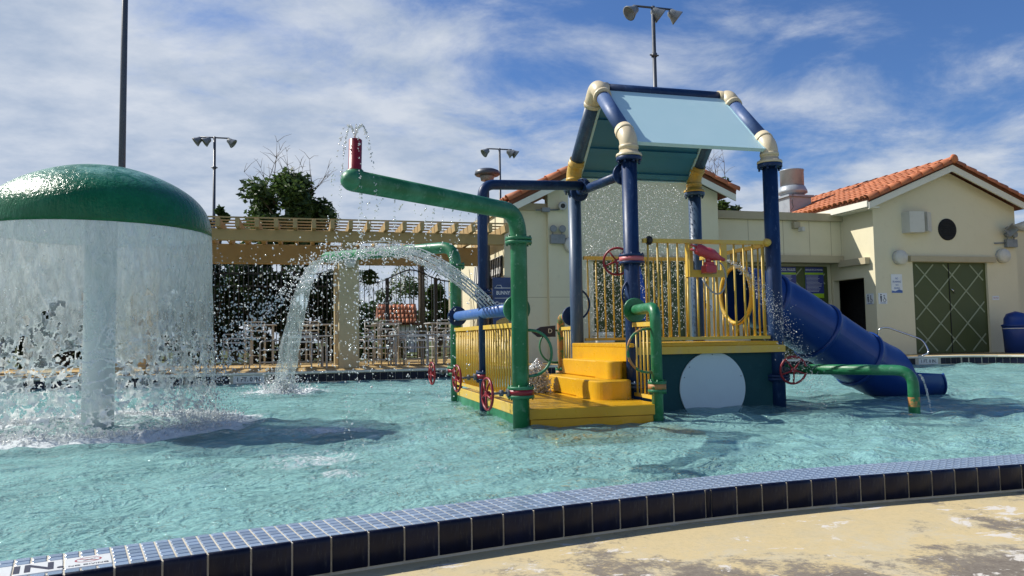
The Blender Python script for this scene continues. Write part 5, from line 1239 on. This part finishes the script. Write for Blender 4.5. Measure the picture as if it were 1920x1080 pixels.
# ------------------------------------------------------------------ tables and chairs
def make_table(h, wd, label, grp):
    t = thing('patio_table', label, 'table', (0, 0, 0), grp); m = MB(); m.box(-wd / 2, wd / 2, -wd / 2, wd / 2, h - .035, h, 0.01); m.build('table_top', 'white_metal', t)
    for sx in (-1, 1):
        for sy in (-1, 1): m = MB(); m.box(sx * (wd / 2 - .09) - .02, sx * (wd / 2 - .09) + .02, sy * (wd / 2 - .09) - .02, sy * (wd / 2 - .09) + .02, 0, h - .035); m.build('leg', 'white_metal', t)
    return t
def make_chair(seat, h, label, grp):
    t = thing('patio_chair', label, 'chair', (0, 0, 0), grp); w_ = 0.24; r = 0.014
    for sx in (-1, 1):     # each side: rear leg rising to the back, front leg turning into the arm
        m = MB(); m.tube(bend([(sx * w_, 0.25, 0), (sx * w_, 0.22, seat), (sx * w_, 0.28, h)], 0.1, 4), r, 8); m.build('leg', 'white_metal', t)
        m = MB(); m.tube(bend([(sx * w_, -0.24, 0), (sx * w_, -0.24, seat + .2), (sx * w_, 0.24, seat + .22)], 0.08, 5), r, 8); m.build('leg', 'white_metal', t)
    m = MB(); m.tube(bend([(-w_, 0.28, h - .06), (-w_, 0.285, h), (w_, 0.285, h), (w_, 0.28, h - .06)], 0.06, 5), r, 8); m.build('back_frame', 'white_metal', t)
    for k in range(2): m = MB(); z = seat + .16 + (h - seat - .28) * k; m.box(-w_, w_, 0.255, 0.263, z, z + .035); m.build('back_strap', 'white_fabric', t)
    m = MB(); m.tube([(-w_, -.24, seat), (w_, -.24, seat)], r, 8); m.tube([(-w_, .22, seat), (w_, .22, seat)], r, 8); m.tube([(-w_, -.24, seat), (-w_, .22, seat)], r, 8); m.tube([(w_, -.24, seat), (w_, .22, seat)], r, 8); m.build('seat_frame', 'white_metal', t)
    for k in range(6): m = MB(); y = -.21 + .075 * k; m.box(-w_, w_, y, y + .05, seat + .004, seat + .012); m.build('seat_strap', 'sign_blue', t)
    m = MB(); zr = seat * 0.35
    for sx in (-1, 1): m.tube([(sx * w_, -.24, zr), (sx * w_, .245, zr)], 0.01, 6)
    m.tube([(-w_, -.24, zr), (w_, -.24, zr)], 0.01, 6); m.build('stretcher', 'white_metal', t)
    return t
def spread_out(proto, spots, labels):
    for i, ((x, y, a), lb_) in enumerate(zip(spots, labels)):
        o = proto if i == 0 else copy_tree(proto); o.location = (x, y, DECK); o.rotation_euler = (0, 0, a); o['label'] = lb_
tl = make_table(0.74, 0.95, 'x', 'low white patio tables')
spread_out(tl, [(0.05, 18.3, 0.1), (2.45, 18.95, 0.05), (3.45, 19.3, 0.1), (-3.6, 18.9, 0.2)],
           ['low white table pushed up beside the pergola column', 'low white table beside the gate side of the pergola column', 'low white table behind the back green pipe', 'low white table behind the mushroom fountain'])
tb = make_table(1.07, 0.72, 'x', 'tall white patio tables')
spread_out(tb, [(2.15, 21.4, 0.1), (3.6, 21.3, 0.1), (0.35, 21.8, 0.2), (-1.1, 21.7, 0.0)],
           ['tall white table in front of the gate pickets, nearer the column', 'tall white table beside the snack building in front of the gate', 'tall white table behind the column, against the fence', 'tall white table in front of the hedge, beside the falling stream'])
ch = make_chair(0.42, 0.80, 'x', 'low white patio chairs')
sp = [(2.5, 18.25, PI), (1.75, 18.7, -1.4), (2.6, 19.6, 0.1), (3.5, 18.6, 2.9), (4.0, 19.2, 1.5), (3.4, 20.0, 0.2), (-0.1, 17.75, PI), (-0.75, 18.5, -1.5), (0.1, 19.0, 0.1), (1.55, 19.9, 0.4), (-1.55, 19.2, 0.3), (-2.3, 19.0, -0.2), (-2.9, 18.5, 1.2), (-3.5, 18.2, PI)]
nms = ['drawn up to the front of the low table by the gate', 'turned side-on at the low table by the gate', 'behind the low table by the gate', 'in front of the table behind the back green pipe', 'beside the table behind the back green pipe', 'behind the table at the back green pipe',
       'in front of the low table by the column', 'at the end of the low table by the column', 'behind the low table by the column', 'standing alone just past the pergola column', 'standing alone before the hedge beside the falling stream', 'standing alone before the hedge nearer the mushroom fountain', 'beside the table behind the mushroom fountain', 'before the table behind the mushroom fountain']
spread_out(ch, sp, ['low white tube-framed chair ' + n for n in nms])
cb = make_chair(0.72, 1.12, 'x', 'tall white bar chairs')
sp = [(2.15, 20.85, PI), (1.9, 22.0, 0.1), (3.65, 20.75, PI), (0.1, 21.3, PI), (-1.25, 21.1, PI)]
nms = ['in front of the tall table by the gate', 'behind the tall table by the gate', 'in front of the tall table by the snack building', 'in front of the tall table behind the column', 'in front of the tall table by the hedge']
spread_out(cb, sp, ['tall white bar chair ' + n for n in nms])

# ------------------------------------------------------------------ flood light poles
def flood(x, y, h, r, label, heads, jb=()):
    t = thing('light_pole', label, 'light pole', (x, y, 0), 'tall floodlight poles'); m = MB(); m.tube([(x, y, -0.2), (x, y, h * 0.5), (x, y, h)], [r * 1.25, r, r * 0.8], 12); m.build('pole', 'pole_metal', t)
    if jb:
        m = MB()
        for z in jb: m.lathe([(r * 1.25, z - .06), (r * 1.25, z + .06)], (x, y, 0), n=12); m.tube([(x - r * 2, y, z), (x + r * 2, y, z)], r * .35, 6)
        m.build('pole_collar', 'pole_metal', t)
    if heads:
        m = MB(); m.tube([(x - .75, y, h - .05), (x + .75, y, h - .05)], 0.04, 8); m.build('cross_arm', 'pole_metal', t)
        for dx, sg in heads:
            hd = MB(); c = Vector((x + dx, y, h - .18)); d = Vector((sg * 0.8, -0.12, -0.62)).normalized()
            hd.lathe([(0.05, -.22), (0.14, -.16), (0.17, -.02), (0.26, .16), (0.27, .20), (0.22, .19), (0.02, .1)], c + d * .1, d, 18); hd.tube([(x + dx, y, h - .05), tuple(c)], 0.03, 6); hd.build('flood_head', 'lamp_grey', t)
flood(-4.0, 18.9, 12.5, 0.072, 'dark light pole rising behind the mushroom cap', [(-.7, -1), (.7, 1)], (4.35, 9.2))
flood(-4.78, 44.2, 12.0, 0.085, 'floodlight pole beyond the pergola beside the bushy tree', [(-.75, -1), (-.3, -1), (.75, 1)], (5.5, 10.3))
flood(11.15, 44.0, 12.1, 0.085, 'floodlight pole far behind the blue overhead pipe', [(-.75, -1), (.55, 1), (.8, 1)], (5.5,))
flood(11.75, 24.2, 12.35, 0.082, 'floodlight pole rising behind the pale blue roof', [(-.7, -1), (.05, 1), (.7, 1)], (10.6,))
# walkway lamp whose cap shows above the blue elbow
t = thing('area_lamp', 'dark mushroom-capped area lamp behind the blue elbow', 'lamp', (4.6, 19.4, DECK)); m = MB(); m.tube([(4.55, 19.3, DECK), (4.55, 19.3, 4.95)], 0.05, 10); m.build('pole', 'pole_metal', t)
m = MB(); m.lathe([(0.16, 4.90), (0.19, 5.0), (0.19, 5.03)], (4.55, 19.3, 0), n=20); m.build('lens', 'lamp_grey', t); m = MB(); m.lathe([(0.30, 5.03), (0.33, 5.06), (0.31, 5.15), (0.2, 5.2), (0.01, 5.22)], (4.55, 19.3, 0), n=24); m.build('lamp_cap', 'pole_metal', t)

# ------------------------------------------------------------------ trees and planting
def leaves(name, centers, radii, n, size, mat, parent, flat=0.0, seed=1):
    r = np.random.default_rng(seed); centers = np.asarray(centers, float); radii = np.asarray(radii, float)
    k = r.integers(0, len(centers), n); u = r.normal(size=(n, 3)); u /= np.linalg.norm(u, axis=1)[:, None]
    P = centers[k] + u * (radii[k] * r.random(n)[:, None] ** 0.45 if radii.ndim > 1 else (radii[k][:, None] * r.random(n)[:, None] ** 0.45))
    a = r.normal(size=(n, 3)); a[:, 2] *= 0.5; a /= np.linalg.norm(a, axis=1)[:, None]
    b = np.cross(a, r.normal(size=(n, 3))); b /= np.linalg.norm(b, axis=1)[:, None]
    s = size * r.uniform(0.6, 1.3, n)[:, None]
    V = np.stack([P - a * s, P + b * s * 0.45, P + a * s, P - b * s * 0.45], 1).reshape(-1, 3); F = np.arange(4 * n).reshape(n, 4)
    return npmesh(name, V, F, mat, parent, False)
def clump_tree(name, label, x, y, z0, zc, rx, rz, nclump, nleaf, leaf, mat, seed, group=None, twigs=False, cat='tree'):
    r = random.Random(seed); t = thing(name, label, cat, (x, y, z0), group); cs = []; rs = []
    for i in range(nclump):
        a = r.uniform(0, 2 * PI); h = r.uniform(-1, 1); q = math.sqrt(1 - h * h) * r.uniform(0.45, 1.0); cs.append((x + rx * q * math.cos(a), y + rx * q * math.sin(a), zc + rz * h * r.uniform(.6, 1.05))); rs.append(r.uniform(0.22, 0.42) * rx)
    m = MB(); m.tube([(x, y, z0), (x + .05, y, (z0 + zc) / 2), (x, y, zc)], [0.05 * rx + .08, 0.04 * rx + .06, 0.03 * rx + .03], 8)
    for c in cs[::2]: m.tube([(x, y, zc - rz * 0.8), ((x + c[0]) / 2 + .1, (y + c[1]) / 2, (zc - rz * .4 + c[2]) / 2), c], [0.05, 0.03, 0.012], 5)
    m.build('trunk', 'bark', t); leaves('crown', cs, rs, nleaf, leaf, mat, t, seed=seed)
    if twigs:
        m = MB()
        for i in range(twigs):
            a = r.uniform(-1.25, 1.25); b = (x + r.uniform(-.7, .7) * rx, y, zc + rz * 0.3); L_ = r.uniform(.7, 1.25) * rz
            q = Vector(b)
            pts = [q]
            d = Vector((math.sin(a) * 0.8, r.uniform(-.3, .3), 1.0)).normalized()
            for k in range(4): d = (d + Vector((r.uniform(-.25, .25), 0, r.uniform(-.1, .2)))).normalized(); pts.append(pts[-1] + d * L_ / 3.2)
            m.tube(pts, [0.03, .022, .015, .01, .004], 4)
            for k in (2, 3, 4):
                for _ in range(2): e = pts[k] + Vector((r.uniform(-.5, .5), 0, r.uniform(.1, .5))); m.tube([pts[k], (pts[k] + e) / 2 + Vector((0, 0, .06)), e], [0.01, .007, .004], 3)
        m.build('bare_branches', 'dead_twig', t)
    return t
clump_tree('tree', 'bushy dark tree with bare twigs above the pergola', -0.75, 27.9, 0, 5.15, 1.55, 1.45, 34, 9000, 0.13, 'leaf_tree', 5, 'trees beyond the pergola', twigs=12)
clump_tree('tree', 'small feathery tree beside the far light pole', -3.1, 30.5, 0, 4.9, 0.5, 0.95, 9, 900, 0.13, 'leaf_tree', 8, 'trees beyond the pergola')
clump_tree('tree', 'thin leafy tree behind the exhaust fan', 15.9, 27.5, 0, 5.9, 0.9, 1.6, 12, 1500, 0.13, 'leaf_tree', 9, 'trees beyond the buildings', twigs=7)
k = 0
for x, y, zc, rx, rz, lb_ in ((-2.9, 24.2, 1.7, 1.0, 1.6, 'dense dark hedge shrub behind the fence nearest the mushroom fountain'), (-1.5, 24.4, 1.8, 1.0, 1.7, 'dense dark hedge shrub behind the fence and the tall table'), (-0.1, 24.3, 1.7, 1.0, 1.6, 'dense dark hedge shrub behind the falling stream'),
                              (-4.6, 24.3, 1.8, 1.2, 1.7, 'dense dark hedge shrub behind the fence under the light pole'), (-6.5, 24.3, 1.8, 1.3, 1.7, 'dense dark hedge shrub beyond the mushroom fountain'), (-8.6, 24.3, 1.8, 1.3, 1.7, 'dense dark hedge shrub at the far end of the fence'), (0.75, 24.6, 1.5, 0.6, 1.4, 'dense dark hedge shrub behind the pergola column'), (-3.8, 25.6, 1.7, 1.2, 1.7, 'dense hedge shrub in the second row below the light pole'), (-5.6, 25.6, 1.7, 1.3, 1.7, 'dense hedge shrub in the second row beyond the mushroom stem'), (-7.6, 25.6, 1.7, 1.3, 1.7, 'dense hedge shrub in the second row near the end of the fence')):
    clump_tree('hedge_shrub', lb_, x, y, 0, zc, rx, rz, 26, 7000, 0.10, 'leaf_hedge', 20 + k, 'hedge shrubs behind the fence', cat='shrub'); k += 1
for x, y, zc, rx, rz, lb_ in ((2.6, 31, 0.5, 1.0, 0.9, 'low round bush beyond the gate near the column'), (5.25, 31.5, 1.4, 0.72, 1.5, 'tall loose bush beyond the gate'), (7.2, 34, 1.2, 1.4, 1.3, 'bush beyond the gate beside the snack building'), (7.0, 54, 2.9, 2.4, 2.2, 'distant round tree behind the red-roofed hut'), (3.2, 56, 2.0, 2.2, 1.7, 'distant round tree seen past the pergola column'), (-2.6, 31, 2.8, 1.5, 1.6, 'tall bush beyond the hedge')):
    clump_tree('bush', lb_, x, y, 0, zc, rx, rz, 18, 3500, 0.15, 'leaf_tree', 40 + k, 'bushes beyond the gate', cat='bush'); k += 1
def palm(x, y, h, label, n=18, L_=1.7, seed=3):
    r = random.Random(seed); t = thing('palm_tree', label, 'palm', (x, y, 0), 'palms beyond the gate'); m = MB(); m.tube([(x, y, 0), (x + .05, y, h * .5), (x, y, h)], [.17, .13, .12], 10); m.build('trunk', 'bark', t)
    for i in range(n):
        a = 2 * PI * i / n + r.uniform(-.2, .2); el = r.uniform(-.3, 1.0); d = Vector((math.cos(a), math.sin(a), 0)); pts = []
        for k in range(9):
            s = k / 8; pts.append(Vector((x, y, h)) + d * (L_ * s * math.cos(el * .7)) + Vector((0, 0, L_ * (math.sin(el) * s - 0.85 * s * s))))
        v = []; f = []
        for k in range(1, 9):
            p, q = pts[k - 1], pts[k]; sd_ = d.cross(Vector((0, 0, 1)))
            for sg in (-1, 1):
                for e in range(2):
                    b = p + (q - p) * (e * .5); Lf = 0.42 * math.sin(PI * (0.12 + 0.85 * (k + e * .5) / 9)); tip = b + sd_ * sg * Lf * .8 + (q - p).normalized() * Lf * .45 + Vector((0, 0, -Lf * .45)); wv = (q - p) * .22
                    o = len(v); v += [b, b + wv, tip]; f.append((o, o + 1, o + 2))
        m = MB(); m.add(v, f); m.tube(pts, [.02 - .002 * k for k in range(9)], 4); m.build('frond', 'leaf_palm', t)
palm(4.35, 30.0, 4.25, 'palm with drooping fronds beyond the arched gate', seed=3)
palm(2.1, 38.0, 4.0, 'farther palm between the column and the gate', seed=6)
t = thing('hanging_plant', 'dark round plant basket hung from the pergola beam', 'plant', (1.62, 20.3, 2.6)); m = MB(); m.tube([(1.62, 20.32, 2.5), (1.62, 20.32, 2.79)], 0.006, 4); m.build('hanger', 'black_iron', t)
leaves('foliage', [(1.62, 20.32, 2.46)], [0.2], 260, 0.07, 'leaf_hedge', t, seed=77)
# little red-roofed hut far beyond the gate
hh = thing('hut', 'small white hut with red tiled roof far beyond the gate', 'hut', (5.6, 46, 0)); m = MB(); m.box(4.3, 6.4, 46, 48, 0, 1.75); m.build('wall', 'far_white', hh)
m = MB(); m.prism([(4.15, 45.7, 1.7), (4.15, 47, 3.0), (4.15, 48.3, 1.7)], (2.35, 0, 0)); hr = m.build('roof', 'roof_under', hh); tiled_slope(hr, (4.15, 45.66, 1.75), (0, 1.3, 1.3), (1, 0, 0), 10, 4, limit=40)

# ------------------------------------------------------------------ deck things
def bin_(x, y, label, h=0.95):
    t = thing('trash_bin', label, 'bin', (x, y, DECK), 'blue domed bins'); m = MB(); m.lathe([(0.30, DECK), (0.33, DECK + .6), (0.34, DECK + h * .66)], (x, y, 0), n=28); m.build('drum', 'bin_blue', t)
    m = MB(); m.lathe([(0.355, DECK + h * .66), (0.36, DECK + h * .70), (0.30, DECK + h * .72), (0.29, DECK + h * .86), (0.22, DECK + h * .98), (0.01, DECK + h * 1.04)], (x, y, 0), n=28); m.build('dome_lid', 'bin_blue', t)
    m = MB(); m.lathe([(0.343, DECK + h * .60), (0.346, DECK + h * .62)], (x, y, 0), n=28, cap=False); m.build('bag_rim', 'white_fabric', t)
bin_(18.95, 17.05, 'blue domed bin against the cream wall beside the lattice doors', 1.1); bin_(-6.1, 17.3, 'blue domed bin behind the mushroom fountain')
t = thing('handrail', 'polished steel handrail curving down to the pool edge', 'handrail', (14.6, 16.5, DECK)); m = MB()
m.tube(bend([(14.45, 17.2, DECK), (14.45, 17.05, 0.92), (14.62, 16.95, 0.96), (14.95, 16.1, 0.62), (14.98, 15.95, 0.30), (14.80, 16.02, DECK + .01)], 0.14, 6), 0.022, 10); m.build('rail_tube', 'stainless', t)
m = MB(); m.lathe([(0.05, DECK + .001), (0.05, DECK + .02)], (14.45, 17.2, 0), n=16); m.lathe([(0.05, DECK + .007), (0.05, DECK + .025)], (14.80, 16.06, 0), n=16); m.build('base_plate', 'stainless', t)
t = thing('folded_umbrella', 'folded blue umbrella standing in front of the lattice doors', 'umbrella', (7.75, 17.3, DECK)); m = MB(); m.tube([(7.75, 17.3, DECK), (7.75, 17.3, 2.75)], 0.022, 8); m.build('pole', 'white_metal', t)
m = MB(); v = []; n = 24; hs = np.linspace(0, 1, 12)
for h in hs:
    for k in range(n):
        a = 2 * PI * k / n; r = (0.03 + 0.17 * math.sin(PI * min(1, h * .62 + .05))) * (1 + .28 * math.cos(8 * a)); v.append((7.75 + r * math.cos(a), 17.3 + r * math.sin(a), 2.65 - 1.45 * h))
m.add(v, [(i * n + k, i * n + (k + 1) % n, (i + 1) * n + (k + 1) % n, (i + 1) * n + k) for i in range(11) for k in range(n)], True); m.build('canopy', 'umbrella_blue', t)
m = MB(); m.lathe([(0.26, DECK), (0.26, DECK + .06), (0.05, DECK + .1), (0.04, DECK + .3)], (7.75, 17.3, 0), n=20); m.build('umbrella_base', 'grey_metal', t)
t = thing('white_cooler', 'white drinks cooler on the deck behind the tower stairs', 'cooler', (6.9, 17.2, DECK)); m = MB(); m.box(6.6, 7.05, 17.0, 17.4, DECK, DECK + .62, .02); m.build('body', 'lamp_white', t); m = MB(); m.box(6.58, 7.07, 16.98, 17.42, DECK + .622, DECK + .72, .015); m.build('lid', 'lamp_white', t)
